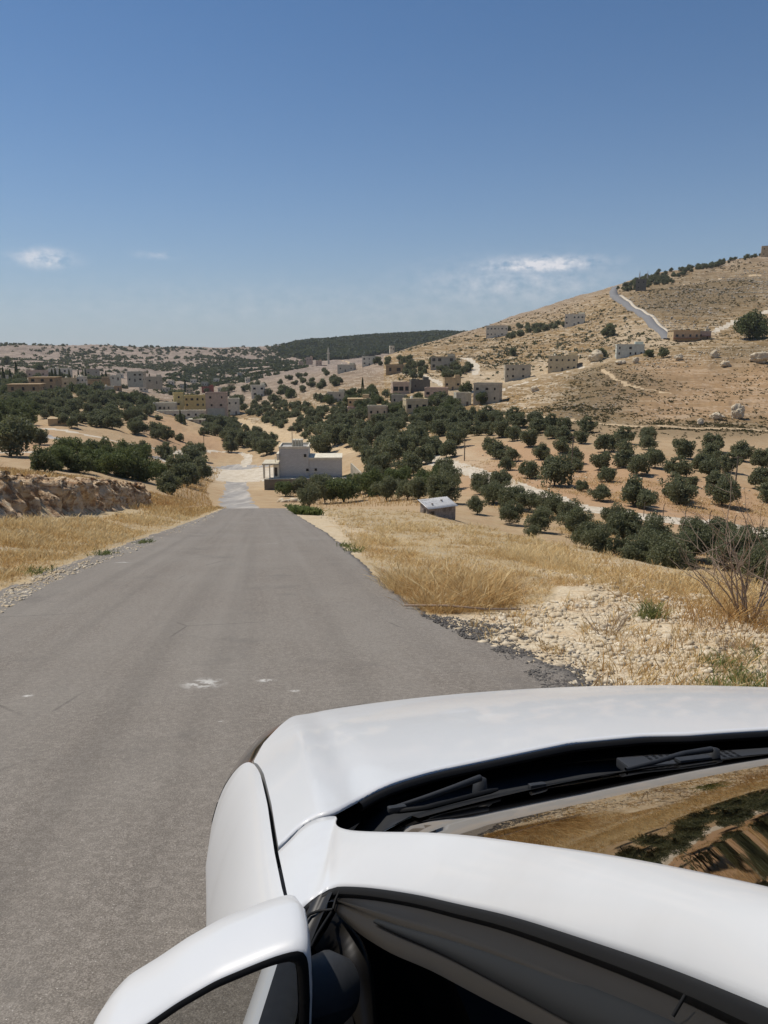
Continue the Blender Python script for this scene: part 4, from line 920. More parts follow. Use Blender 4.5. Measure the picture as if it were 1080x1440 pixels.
po = sorted([p for p in PEND if p[6] == 'olive_tree'], key=lambda p: -p[0]); rest = po[296-n_ol:]
for p in po[:296-n_ol]+[p for p in PEND if p[6] != 'olive_tree']: tree(p[1], p[2], p[3], p[4], kind=p[5], name=p[6], label=p[7], group=p[8])
def merged(name, pts, lib, sq=1.0):
    r = np.random.default_rng(len(pts)); VV, FF, off = [], [], 0
    L_ = []
    for me in lib:
        v = np.empty(len(me.vertices)*3, np.float32); me.vertices.foreach_get('co', v); f = np.empty(len(me.loops), np.int32); me.loops.foreach_get('vertex_index', f); L_.append((v.reshape(-1, 3), f.reshape(-1, 4)))
    for x, y, z, rad in pts:
        v, f = L_[r.integers(len(L_))]; a = r.random()*6.283; ca, sa_ = math.cos(a), math.sin(a)
        w_ = np.stack([v[:, 0]*ca-v[:, 1]*sa_, v[:, 0]*sa_+v[:, 1]*ca, v[:, 2]*sq], 1)*rad*np.array([1, 1, r.uniform(.85, 1.2)])+np.array([x, y, z-.15*rad]); VV.append(w_); FF.append(f+off); off += len(v)
    o = mesh_obj(name, np.concatenate(VV), np.concatenate(FF), lib[0].materials[0]); return tag(o, kind='stuff')
merged('olive_grove', [(p[1], p[2], p[3], p[4]) for p in rest], CR['far'])
print('TREES', ntree, len(rest))
# ---------------------------------------------------------------- scattered ground cover helpers
def hitv(px, py, ymin, ymax, n=90):
    u = (720-py)/F; yy = math.cos(PITCH)+u*math.sin(PITCH); a = (px-540)/F/yy; s = (-math.sin(PITCH)+u*math.cos(PITCH))/yy
    Ys = np.geomspace(ymin, ymax, 90); best = np.full(len(px), np.nan); d0 = Hs(a*Ys[0], np.full(len(px), Ys[0]), False)-s*Ys[0]; idx = np.arange(len(px))
    for Y0, Y1 in zip(Ys[:-1], Ys[1:]):
        if not len(idx): break
        d1 = Hs(a[idx]*Y1, np.full(len(idx), Y1), False)-s[idx]*Y1; h_ = d1 >= 0; t = np.clip(-d0/(d1-d0+1e-9), 0, 1); best[idx[h_]] = (Y0+(Y1-Y0)*t)[h_]; idx = idx[~h_]; d0 = d1[~h_]
    ok = ~np.isnan(best); return a*best, best, ok
def scatter_px(poly, n, ymin, ymax, seed=0, steps=200):
    r = np.random.default_rng(seed); P = np.array(poly, float); x = r.uniform(P[:, 0].min(), P[:, 0].max(), n*3); y = r.uniform(P[:, 1].min(), P[:, 1].max(), n*3)
    k = inpoly(x, y, poly); x, y = x[k][:n], y[k][:n]; X, Y, ok = hitv(x, y, ymin, ymax, steps); return X[ok], Y[ok]
def stones(name, X, Y, size, mat, seed=0, sink=.25, flat=.7, lift=0.0, Z=None):
    import bmesh
    r = np.random.default_rng(seed); bm = bmesh.new(); bmesh.ops.create_icosphere(bm, subdivisions=1, radius=.5); bv = np.array([v.co[:] for v in bm.verts]); bf = np.array([[v.index for v in f.verts] for f in bm.faces]); bm.free()
    n = len(X); Z = Hs(X, Y) if Z is None else Z; sc = size*(.5+r.random((n, 3)))*np.array([1.1, 1, flat]); a = r.random(n)*6.283
    v = bv[None]*(1+.28*r.normal(size=(n, len(bv), 1))).clip(.6, 1.5)*sc[:, None, :] if not np.isscalar(size) else bv[None]*(1+.25*r.normal(size=(n, len(bv), 1))).clip(.6, 1.5)*sc[:, None, :]
    ca, sa_ = np.cos(a)[:, None], np.sin(a)[:, None]; x = v[..., 0]*ca-v[..., 1]*sa_; y = v[..., 0]*sa_+v[..., 1]*ca
    v = np.stack([x+X[:, None], y+Y[:, None], v[..., 2]+(Z+sc[:, 2]*(.5-sink)*.6+lift)[:, None]], -1)
    f = bf[None]+(np.arange(n)*len(bv))[:, None, None]
    return tag(mesh_obj(name, v.reshape(-1, 3), f.reshape(-1, 3), mat, smooth=False), kind='stuff')
def rockmat(name, a, b, c_, sc=6):
    m = Mat(name, .93, .12); n1 = m.noise(sc, 4, .65); n2 = m.noise(sc*.13, 3, .6); m.col(m.mix(m.mr(n2, .45, .6), m.mix(m.mr(n1, .4, .6), a, b), c_)); return m.m
RK = rockmat('limestone', (.50,.41,.28), (.68,.60,.46), (.52,.42,.28)); RKd = rockmat('asphalt_crumbs_dark', (.09,.085,.078), (.19,.175,.155), (.12,.11,.10), 20); RKh = rockmat('hill_limestone', (.42,.36,.28), (.60,.54,.45), (.36,.30,.22), .8)
# white limestone rubble on the right verge
GRP = [(610,872),(700,864),(780,845),(860,838),(960,846),(1090,872),(1090,990),(780,990),(700,930),(640,900)]
X, Y = scatter_px(GRP, 24000, 2.6, 24, 1); k = X > redge(Y)-.05; X, Y = X[k], Y[k]; cl = fbm(X/.5, Y/.5, o=3, seed=51); k = cl+.5*np.random.default_rng(2).normal(size=len(X)) > -.25; X, Y = X[k], Y[k]
r_ = np.random.default_rng(5); sz = (.007+.060*r_.random(len(X))**8)*(.6+Y/10); stones('limestone_rubble', X, Y, sz[:, None], RK, 6, sink=.4)
X, Y = scatter_px([(760,790),(850,800),(1000,832),(1090,850),(1090,880),(820,850),(740,850)], 2600, 6, 30, 11); k = fbm(X/1.2, Y/1.2, o=3, seed=53) > -.1; X, Y = X[k], Y[k]; stones('brow_rubble', X, Y, (.02+.09*r_.random(len(X))**4)[:, None], RK, 7)
for nm, pl, n, sd_ in (('verge_pebbles', [(400,712),(440,722),(500,760),(560,790),(560,740),(470,715)], 900, 3), ('verge_pebbles', [(0,835),(70,803),(150,776),(205,757),(300,722),(318,712),(300,728),(220,765),(150,790),(70,822),(0,865)], 7000, 4)):
    X, Y = scatter_px(pl, n, 6, 75, sd_); stones(nm, X, Y, (.012+.06*r_.random(len(X))**4)[:, None]*(.6+Y/40)[:, None], RK, 8+sd_)
# loose asphalt crumbs spilling off the road edge
X1, Y1 = scatter_px([(590,866),(640,868),(720,878),(745,900),(700,905),(655,900)], 5200, 3, 15, 21)
X2, Y2 = scatter_px([(690,915),(720,905),(760,925),(800,935),(850,960),(880,985),(780,990),(740,950)], 8500, 2.6, 12, 22)
X3, Y3 = scatter_px([(700,880),(830,925),(890,985),(700,930)], 1200, 2.6, 12, 23)
X, Y = np.concatenate([X1, X2, X3]), np.concatenate([Y1, Y2, Y3]); k = np.random.default_rng(3).random(len(X)) < np.clip(.75+.8*fbm(X/.35, Y/.35, o=3, seed=52), 0, 1); X, Y = X[k], Y[k]
zc = np.maximum(Hs(X, Y), np.where(X < redge(Y)+.05, near_z(np.minimum(X, redge(Y)), Y)+.015, -1e3))
stones('asphalt_crumbs', X, Y, (.008+.020*np.random.default_rng(4).random(len(X))**2)[:, None], RKd, 9, Z=zc)

# ---------------------------------------------------------------- dry grass
def grassmat(name, cols):
    m = Mat(name, .8, .15); a = m.attr('tint').outputs['Fac']; m.col(m.ramp(a, cols)); 
    tl = m.n('ShaderNodeBsdfTranslucent'); m.set(tl.inputs[0], m.ramp(a, cols)); mx = m.n('ShaderNodeMixShader'); mx.inputs[0].default_value = .35
    m.set(mx.inputs[1], m.b.outputs[0]); m.set(mx.inputs[2], tl.outputs[0]); m.t.links.new(mx.outputs[0], m.t.nodes['Material Output'].inputs[0]); return m.m
GM = grassmat('dry_grass', [(0, (.42,.24,.09)), (.3, (.52,.34,.14)), (.6, (.62,.45,.21)), (.9, (.72,.58,.33))])
GG = grassmat('green_weeds', [(0, (.08,.11,.035)), (.5, (.16,.19,.06)), (1, (.38,.34,.15))])
def grass(name, X, Y, h, mat, seed=0, tint=None, w0=.0013, wk=.00030, lean=.35, heads=.35, Z=None):
    r = np.random.default_rng(seed); n = len(X); Z = (Hs(X, Y) if Z is None else Z)-.03; h = h*(.45+.8*r.random(n)); a = r.random(n)*6.283; w = (w0+wk*Y)*(.7+.6*r.random(n))
    lx, ly = lean*h*r.normal(size=n), lean*h*r.normal(size=n); ca, sa_ = np.cos(a)*w, np.sin(a)*w; kx, ky = lx*.35, ly*.35
    hd = np.where(r.random(n) < heads, 1.6, .25)
    P = [(X-ca, Y-sa_, Z), (X+ca, Y+sa_, Z), (X+kx-ca*.8, Y+ky-sa_*.8, Z+h*.55), (X+kx+ca*.8, Y+ky+sa_*.8, Z+h*.55), (X+lx*.75-ca*hd, Y+ly*.75-sa_*hd, Z+h*.85), (X+lx*.75+ca*hd, Y+ly*.75+sa_*hd, Z+h*.85), (X+lx, Y+ly, Z+h)]
    V = np.stack([np.stack(p, -1) for p in P], 1).reshape(-1, 3); b = np.arange(n)[:, None]*7
    F4 = np.concatenate([b+np.array([[0, 1, 3, 2]]), b+np.array([[2, 3, 5, 4]]), b+np.array([[4, 5, 6, 6]])]); 
    me = bpy.data.meshes.new(name); me.vertices.add(len(V)); me.vertices.foreach_set('co', V.astype(np.float32).ravel())
    T = np.concatenate([b+np.array([[0, 1, 3]]), b+np.array([[0, 3, 2]]), b+np.array([[2, 3, 5]]), b+np.array([[2, 5, 4]]), b+np.array([[4, 5, 6]])]).astype(np.int32)
    me.loops.add(T.size); me.loops.foreach_set('vertex_index', T.ravel()); me.polygons.add(len(T)); me.polygons.foreach_set('loop_start', np.arange(0, T.size, 3, dtype=np.int32)); me.update(calc_edges=True)
    me.materials.append(mat); t = np.clip((r.random(n)*.6+.2 if tint is None else tint+.22*r.normal(size=n)), 0, 1)
    at = me.attributes.new('tint', 'FLOAT', 'POINT'); at.data.foreach_set('value', np.repeat(t, 7).astype(np.float32))
    o = bpy.data.objects.new(name, me); COL.objects.link(o); return tag(o, kind='stuff')
def tufts(name, CX_, CY_, per, rad, h, mat, seed, tint, spread=.55, **k):
    r = np.random.default_rng(seed); n = len(CX_); m = r.integers(max(2, per//2), per*2, n); idx = np.repeat(np.arange(n), m); N_ = len(idx)
    dx, dy = r.normal(size=N_)*rad, r.normal(size=N_)*rad; hh = (h if np.ndim(h) else np.full(n, h))[idx]*(.5+.9*r.random(N_))
    return grass(name, CX_[idx]+dx, CY_[idx]+dy, hh, mat, seed, np.clip(tint[idx], 0, 1), lean=spread, **k)
RP_ = [(432,714),(470,730),(500,770),(530,812),(560,846),(596,868),(640,862),(700,858),(790,830),(850,825),(800,778),(700,735),(600,708),(520,703),(440,706)]
X, Y = scatter_px(RP_, 9500, 6, 75, 31); X2, Y2 = scatter_px([(500,770),(530,812),(560,846),(596,868),(640,862),(720,850),(780,825),(740,780),(600,740),(520,745)], 2600, 6, 60, 32); X, Y = np.concatenate([X, X2]), np.concatenate([Y, Y2])
cl = fbm(X/1.3, Y/1.8, o=4, seed=55); r_ = np.random.default_rng(9); k = (cl+.30*r_.normal(size=len(X)) > .06-.22*np.clip((Y-14)/20, 0, 1)+.25*vnoise(X/.8, Y/.8, seed=88)) & (X > redge(Y)+.02+.3*(Y > 14)); X, Y, cl = X[k], Y[k], cl[k]
red = np.exp(-((X-redge(Y)-1.0)/1.5)**2-((Y-9.5)/4)**2); tn = .52+.45*cl-.40*red+.15*r_.normal(size=len(X))
tufts('dry_grass_right', X, Y, 7, .07, .09+.18*np.clip(cl+.15, 0, 1)+.02*red, GM, 41, tn, .75, wk=.00022, w0=.001)
X, Y = scatter_px([(500,770),(560,846),(596,868),(760,850),(800,812),(1090,848),(1090,835),(850,790),(700,740),(600,712),(440,710)], 26000, 6, 70, 34); k = X > redge(Y)+.1; X, Y = X[k], Y[k]; grass('dry_grass_right', X, Y, .09, GM, 141, .6+.3*fbm(X, Y, o=2, seed=60), lean=.9, wk=.0002)
X, Y = scatter_px([(0,735),(90,735),(200,722),(240,712),(300,700),(318,708),(300,722),(210,752),(120,782),(0,826)], 90000, 8, 75, 33, 220); cl = fbm(X/1.5, Y/1.5, o=4, seed=56); k = (cl+.35*r_.normal(size=len(X)) > -.05-.25*np.clip((ledge(Y)-X-1)/2, -1, 1)) & (ledge(Y)-X > .25) & (ledge(Y)-X < 4.6); X, Y, cl = X[k], Y[k], cl[k]
tn = .62+.4*cl+.12*r_.normal(size=len(X)); sh = r_.random(len(X)) < .55; X, Y, cl, tn = X[sh], Y[sh], cl[sh], tn[sh]
grass('dry_grass_left', X, Y, .12+.20*np.clip(cl+.2, 0, 1)*np.clip((ledge(Y)-X)/2, .3, 1), GM, 42, tn, lean=.5)
n = 70000; Y = r_.uniform(9, 62, n); X = ledge(Y)-r_.uniform(6.3, 13, n); cl = fbm(X/2, Y/2, o=4, seed=57); k = cl+.3*r_.normal(size=n) > -.35; X, Y, cl = X[k], Y[k], cl[k]
grass('dry_grass_bank', X, Y, .28+.2*np.clip(cl+.3, 0, 1), GM, 43, .36+.3*cl)
X, Y = scatter_px([(-40,648),(80,652),(200,664),(240,688),(262,700),(290,706),(250,716),(200,706),(100,684),(-40,684)], 42000, 18, 110, 61); k = ledge(Y)-X > 7; X, Y = X[k], Y[k]; grass('dry_grass_bank', X, Y, .42+.15*fbm(X/2, Y/2, o=3, seed=58), GM, 62, .35+.3*fbm(X/3, Y/3, o=3, seed=59))
n = 12000; Y = r_.uniform(42, 75, n); X = ledge(Y)-r_.uniform(.4, 9, n); grass('dry_grass_crest', X, Y, .32, GM, 44, np.full(n, .42))
X, Y = scatter_px([(355,688),(420,700),(430,715),(600,712),(600,700),(500,690),(380,680)], 2500, 75, 180, 35); grass('dry_grass_below', X, Y, .6, GM, 45, np.full(len(X), .45))
X, Y = scatter_px([(290,690),(312,660),(300,650),(270,660),(230,690),(250,712),(300,715)], 3500, 70, 260, 36); grass('dry_grass_below', X, Y, .6, GM, 46, np.full(len(X), .4))
X, Y = scatter_px([(640,715),(760,742),(860,782),(980,812),(1090,832),(1090,875),(900,852),(800,802),(680,748)], 3800, 8, 60, 71); cl = fbm(X/1.5, Y/1.5, o=3, seed=72); k = cl+.3*r_.normal(size=len(X)) > .05; tufts('dry_grass_brow', X[k], Y[k], 7, .08, .12+.16*np.clip(cl[k], 0, 1), GM, 73, .45+.4*cl[k], .6)
X, Y = scatter_px([(640,700),(760,740),(900,798),(1090,828),(1090,780),(900,750),(700,690)], 5200, 58, 105, 74); cl = fbm(X/5, Y/5, o=3, seed=75); k = cl+.3*r_.normal(size=len(X)) > .05; tufts('dry_grass_orchard', X[k], Y[k], 6, .25, .28, GM, 76, .40+.4*cl[k], .6)
X, Y = scatter_px([(640,640),(1090,700),(1090,745),(760,690),(640,670)], 4200, 80, 240, 77); cl = fbm(X/6, Y/6, o=3, seed=78); k = cl+.3*r_.normal(size=len(X)) > .15; tufts('dry_grass_orchard', X[k], Y[k], 5, .4, .32, GM, 79, .35+.4*cl[k], .6)
X, Y = scatter_px([(0,735),(200,722),(300,700),(318,709),(300,724),(205,757),(70,806),(0,834)], 16000, 7, 70, 80); k = (ledge(Y)-X > .05) & (ledge(Y)-X < 1.6); X, Y = X[k], Y[k]; grass('dry_grass_left', X, Y, .08, GM, 81, .6+.3*fbm(X, Y, o=2, seed=82), lean=.9, wk=.0002)
# sparse tufts on the rubble, greener by the bonnet
TX, TY = scatter_px(GRP, 130, 2.6, 24, 37); k = TX > redge(TY)+.1; TX, TY = TX[k], TY[k]
rep_ = r_.integers(8, 30, len(TX)); X = np.repeat(TX, rep_)+.05*r_.normal(size=rep_.sum()); Y = np.repeat(TY, rep_)+.05*r_.normal(size=rep_.sum()); grass('grass_tufts', X, Y, .13, GM, 47, np.full(len(X), .5), lean=.5)
TX, TY = scatter_px([(850,900),(940,890),(1090,880),(1090,990),(820,985)], 90, 2.2, 12, 38); rep_ = r_.integers(6, 24, len(TX)); X = np.repeat(TX, rep_)+.06*r_.normal(size=rep_.sum()); Y = np.repeat(TY, rep_)+.06*r_.normal(size=rep_.sum()); grass('grass_tufts', X, Y, .15, GM, 48, np.full(len(X), .45), lean=.45)
TX, TY = scatter_px([(1000,930),(1090,920),(1090,990),(980,985)], 26, 2.2, 12, 39); rep_ = r_.integers(20, 60, len(TX)); X = np.repeat(TX, rep_)+.08*r_.normal(size=rep_.sum()); Y = np.repeat(TY, rep_)+.08*r_.normal(size=rep_.sum()); grass('green_weeds', X, Y, .13, GG, 49, lean=.6, heads=.5)
TX, TY = scatter_px([(356,712),(395,712),(440,727),(430,735),(370,716)], 150, 50, 78, 40); rep_ = r_.integers(30, 70, len(TX)); X = np.repeat(TX, rep_)+.35*r_.normal(size=rep_.sum()); Y = np.repeat(TY, rep_)+.4*r_.normal(size=rep_.sum()); k = X > redge(Y); grass('green_weeds', X[k], Y[k], .45, GG, 50, np.full(k.sum(), .3), wk=.0007, lean=.6, heads=.8)
for px, py in [(70,806),(160,780),(215,764),(485,775),(475,768)]:
    x, y = plane_hit(px, py); x += -.25 if px < 300 else .25; n = 160; grass('green_weeds', x+.12*r_.normal(size=n), y+.25*r_.normal(size=n), .13, GG, 51, np.full(n, .35), lean=.6, heads=.7)

# ---------------------------------------------------------------- bare shrubs
M_tw = Mat('dead_wood', .9, .1); n1 = M_tw.noise(30, 4, .7); M_tw.col(M_tw.mix(n1, (.20,.14,.10), (.42,.33,.25)))
def shrub(name, x, y, stems, H, spread, rad, seed, label, cat='shrub', lean=0.0, twigs=4):
    r = np.random.default_rng(seed); z = onG(x, y); root = empty(name, (x, y, z)); tag(root, label, cat); VV, FF, off = [], [], 0
    def add(P, Rr):
        nonlocal off; rows = []
        for i, p in enumerate(P):
            t = P[min(i+1, len(P)-1)]-P[max(i-1, 0)]; t = t/(np.linalg.norm(t)+1e-9); a = np.cross(t, [.31, .9, .2]); a /= np.linalg.norm(a)+1e-9; b = np.cross(a, t); rows += [p+Rr[i]*(math.cos(q)*a+math.sin(q)*b) for q in np.linspace(0, 6.2832, 6)]
        VV.append(np.array(rows)); FF.append(gridf(len(P), 6, off)); off += len(rows)
    def grow(p, d, L_, R0, lv):
        n = 7; P = [p]; 
        for i in range(n-1):
            d = d+r.normal(size=3)*.13; d[2] += .03; d /= np.linalg.norm(d); P.append(P[-1]+d*L_/n)
        P = np.array(P); add(P, np.linspace(R0, R0*.45, n))
        if lv > 0:
            for _ in range(twigs if lv > 1 else 3):
                i = r.integers(2, n); d2 = d+r.normal(size=3)*.55; d2[2] = abs(d2[2])*.8+.15; d2 /= np.linalg.norm(d2); grow(P[i], d2, L_*r.uniform(.35, .6), R0*.5, lv-1)
    for i in range(stems):
        a = r.random()*6.283; s_ = spread*r.uniform(.3, 1); d = np.array([math.cos(a)*s_+lean, math.sin(a)*s_, 1.0]); d /= np.linalg.norm(d); grow(np.array([.05*math.cos(a), .05*math.sin(a), -.05]), d, H*r.uniform(.6, 1.05), rad*r.uniform(.6, 1), 2)
    mesh_obj('branches', np.concatenate(VV), np.concatenate(FF), M_tw.m, root); return root
bx, by, _ = hit(1050, 876, 4); shrub('bare_shrub', bx, by, 15, 1.15*by/7.5, .75, .013*by/7.5, 81, 'large leafless grey shrub on the stony brow at the right picture edge', lean=-.22, twigs=4)
n = 900; grass('dry_grass_shrub_foot', bx+.5*r_.normal(size=n), by+.45*r_.normal(size=n), .30, GM, 52, np.full(n, .15), lean=.6)
bx, by, _ = hit(852, 893, 3); shrub('bare_shrub', bx, by, 14, .33*by/5, .9, .0035, 82, 'small leafless twiggy shrub on white rubble left of the large grey shrub', twigs=3)
bx, by, _ = hit(916, 870, 3); n = 260; grass('dry_grass_tuft', bx+.08*r_.normal(size=n), by+.08*r_.normal(size=n), .22, GG, 53, np.full(n, .6), lean=.5)
for i, (px, py, lb) in enumerate([(1020,912,'low dark thorny weed on the rubble below the large grey shrub'), (728,838,'small dark thorny weed at the front edge of the dry grass'), (995,885,'thin bare weed on pale rubble just left of the large shrub base')]):
    bx, by, _ = hit(px, py, 3); t = shrub('thorny_weed', bx, by, 16, .16*by/5, 1.0, .0025, 90+i, lb, 'weed', twigs=3)
bx, by, _ = hit(690, 870, 3); tag(tube('fallen_stick', [(bx-1.0, by+.55, onG(bx-1.0, by+.55)+.05), (bx-.5, by+.3, onG(bx-.5, by+.3)+.10), (bx, by+.45, onG(bx, by+.45)+.06), (bx+.5, by+.8, onG(bx+.5, by+.8)+.03)], .014, M_tw.m, None), 'dead pale stick lying on brown soil beside the asphalt crumbs', 'stick')
# ---------------------------------------------------------------- buildings
def wallmat(name, c, nz=.16):
    c = (min(1, c[0]*1.06), c[1]*1.0, c[2]*.84)
    m = Mat(name, .9, .15); n1 = m.noise(.7, 5, .6); n2 = m.noise(1, 4, .6, vec=m.P((2, 2, .25))); k = m.mix(m.mr(n1, .35, .65), tuple(x*(1-nz) for x in c), tuple(min(1, x*(1+nz*.6)) for x in c))
    m.col(m.mix(m.mr(n2, .52, .7, 0, .35), k, tuple(x*.6 for x in c))); m.bump(n1, .3, .05); return m.m
W = {'white': wallmat('white_render', (.66,.64,.60)), 'cream': wallmat('cream_stone', (.56,.49,.37)), 'brown': wallmat('brown_stone', (.38,.29,.20)), 'grey': wallmat('grey_block', (.44,.415,.375)),
     'pink': wallmat('pink_render', (.54,.43,.385)), 'yellow': wallmat('yellow_render', (.58,.49,.27)), 'pale': wallmat('pale_block', (.52,.50,.46)), 'blue': wallmat('pale_blue_render', (.55,.59,.60)), 'dark': wallmat('dark_concrete', (.16,.155,.15)),
     'tan': wallmat('tan_stone', (.50,.40,.28)), 'red': wallmat('red_roofing', (.33,.13,.11)), 'orange': wallmat('orange_stone', (.48,.34,.23)), 'purple': wallmat('mauve_render', (.33,.24,.235))}
M_win = Mat('window_dark', .15, .5); M_win.col((.018,.02,.024)); M_shut = plain('shutter', (.13,.11,.09), .6)
def box_me(name, x0, x1, y0, y1, z0, z1, mat, parent):
    V = [(x, y, z) for x in (x0, x1) for y in (y0, y1) for z in (z0, z1)]
    Fc = [(0,1,3,2), (4,6,7,5), (0,4,5,1), (2,3,7,6), (0,2,6,4), (1,5,7,3)]
    return mesh_obj(name, V, Fc, mat, parent, smooth=False)
nb = 0
def house(px0, px1, yt, yb, col, label, win=(2, 3), Y=None, ymin=200, roof=None, yaw=None, depth=.7, name='house', cat='house', par=.5, tank=0, wcol=None, door=True, over=0.0, group=None, wsc=1.0, stairs=False):
    """flat-roofed house whose front spans px0..px1 and yt..yb in the picture; win = (storeys, windows per storey)"""
    global nb; nb += 1; r = random.Random(nb*7)
    pm = (px0+px1)/2
    if Y is None: x, y, z = hit(pm, yb, ymin)
    else: a, s = ray(pm, yb); x, y, z = a*Y, Y, s*Y
    sc = 1/(F*1.0)*y*math.sqrt(1)*(math.cos(PITCH)-s_at(yb)*math.sin(PITCH))
    w_ = (px1-px0)*sc; h_ = (yb-yt)*sc; d_ = max(w_*depth, 5); yw = r.uniform(-.22, .22) if yaw is None else yaw
    wf = w_/(math.cos(yw)+abs(math.sin(yw))*d_/w_) if w_ > 0 else w_
    h = empty(name, (x, y, z), yw-math.atan2(x, y)*.6); tag(h, label, cat, group); x0, x1 = -wf/2, wf/2
    wl = box_me('wall', x0, x1, 0, d_, -4, h_-.0, W[col], h)
    rc = W[roof or col]
    o_ = .12+over; ft = max(.28, .35*min(1, h_/6)); box_me('roof', x0-o_, x1+o_, -o_, d_+o_, h_, h_+ft*.5, rc, h)
    if par > 0 and over == 0:
        for q in ((x0-.1, x1+.1, -.1, .15), (x0-.1, x1+.1, d_-.15, d_+.1)): box_me('parapet', *q, h_+ft*.5+.002, h_+ft*.5+par, W[col], h)
        for q in ((x0-.1, x0+.15, .16, d_-.16), (x1-.15, x1+.1, .16, d_-.16)): box_me('parapet', *q, h_+ft*.5+.002, h_+ft*.5+par-.004, W[col], h)
    S_, K = win
    fh = h_/max(S_, 1)
    for s_ in range(S_):
        for k in range(K):
            cx = x0+(k+.5+r.uniform(-.06, .06))*wf/K; ww = min(1.4, wf/K*.38)*wsc*r.choice((.6, .8, 1, 1.15)); wh = min(1.3, fh*.40)*wsc; cz = s_*fh+fh*.52
            if s_ == 0 and k == K//2 and door:
                dd = box_me('door', cx-.55, cx+.55, -.06, .1, .0, min(2.2, fh*.8), M_shut, h); continue
            if s_*K+k > 0 and K > 2 and r.random() < .2: continue
            wn = box_me('window', cx-ww/2, cx+ww/2, -.05, .1, cz-wh/2, cz+wh/2, M_win.m, h)
            box_me('sill', cx-ww/2-.12, cx+ww/2+.12, -.2, .09, cz-wh/2-.14, cz-wh/2-.003, rc, wn)
        for sd in (-1, 1):
            for k in range(2):
                cy = d_*(.28+.44*k); cz = s_*fh+fh*.52; xx = x0 if sd < 0 else x1; box_me('window', xx-.05, xx+.05, cy-.5, cy+.5, cz-.5, cz+.5, M_win.m, h)
    for k in range(tank):
        tx = x0+wf*(.25+.3*k+r.uniform(-.1, .1)); tk = tube('water_tank', [(tx, d_*.5, h_+ft), (tx, d_*.5, h_+ft+1.3), (tx, d_*.5, h_+ft+1.45)], .65, W['white'], h, 12, [1, 1, .3])
    if r.random() < .35 and wf > 8: box_me('stair_block', x1-wf*.32, x1-.3, d_*.4, d_*.8, h_+ft*.5+.004, h_+2.3, W[col], h)
    return h
ORDN = ['thirteenth', 'fourteenth']+[]
_pxs = [236,252,268,214,283,300,196,320,228,345,262,306,164,146,334]; _on = ['first','second','third','fourth','fifth','sixth','seventh','eighth','ninth','tenth','eleventh','twelfth','thirteenth','fourteenth','fifteenth']; ORDN = [_on[sorted(_pxs).index(p)] for p in _pxs]
def s_at(py):
    return ray(540, py)[1]
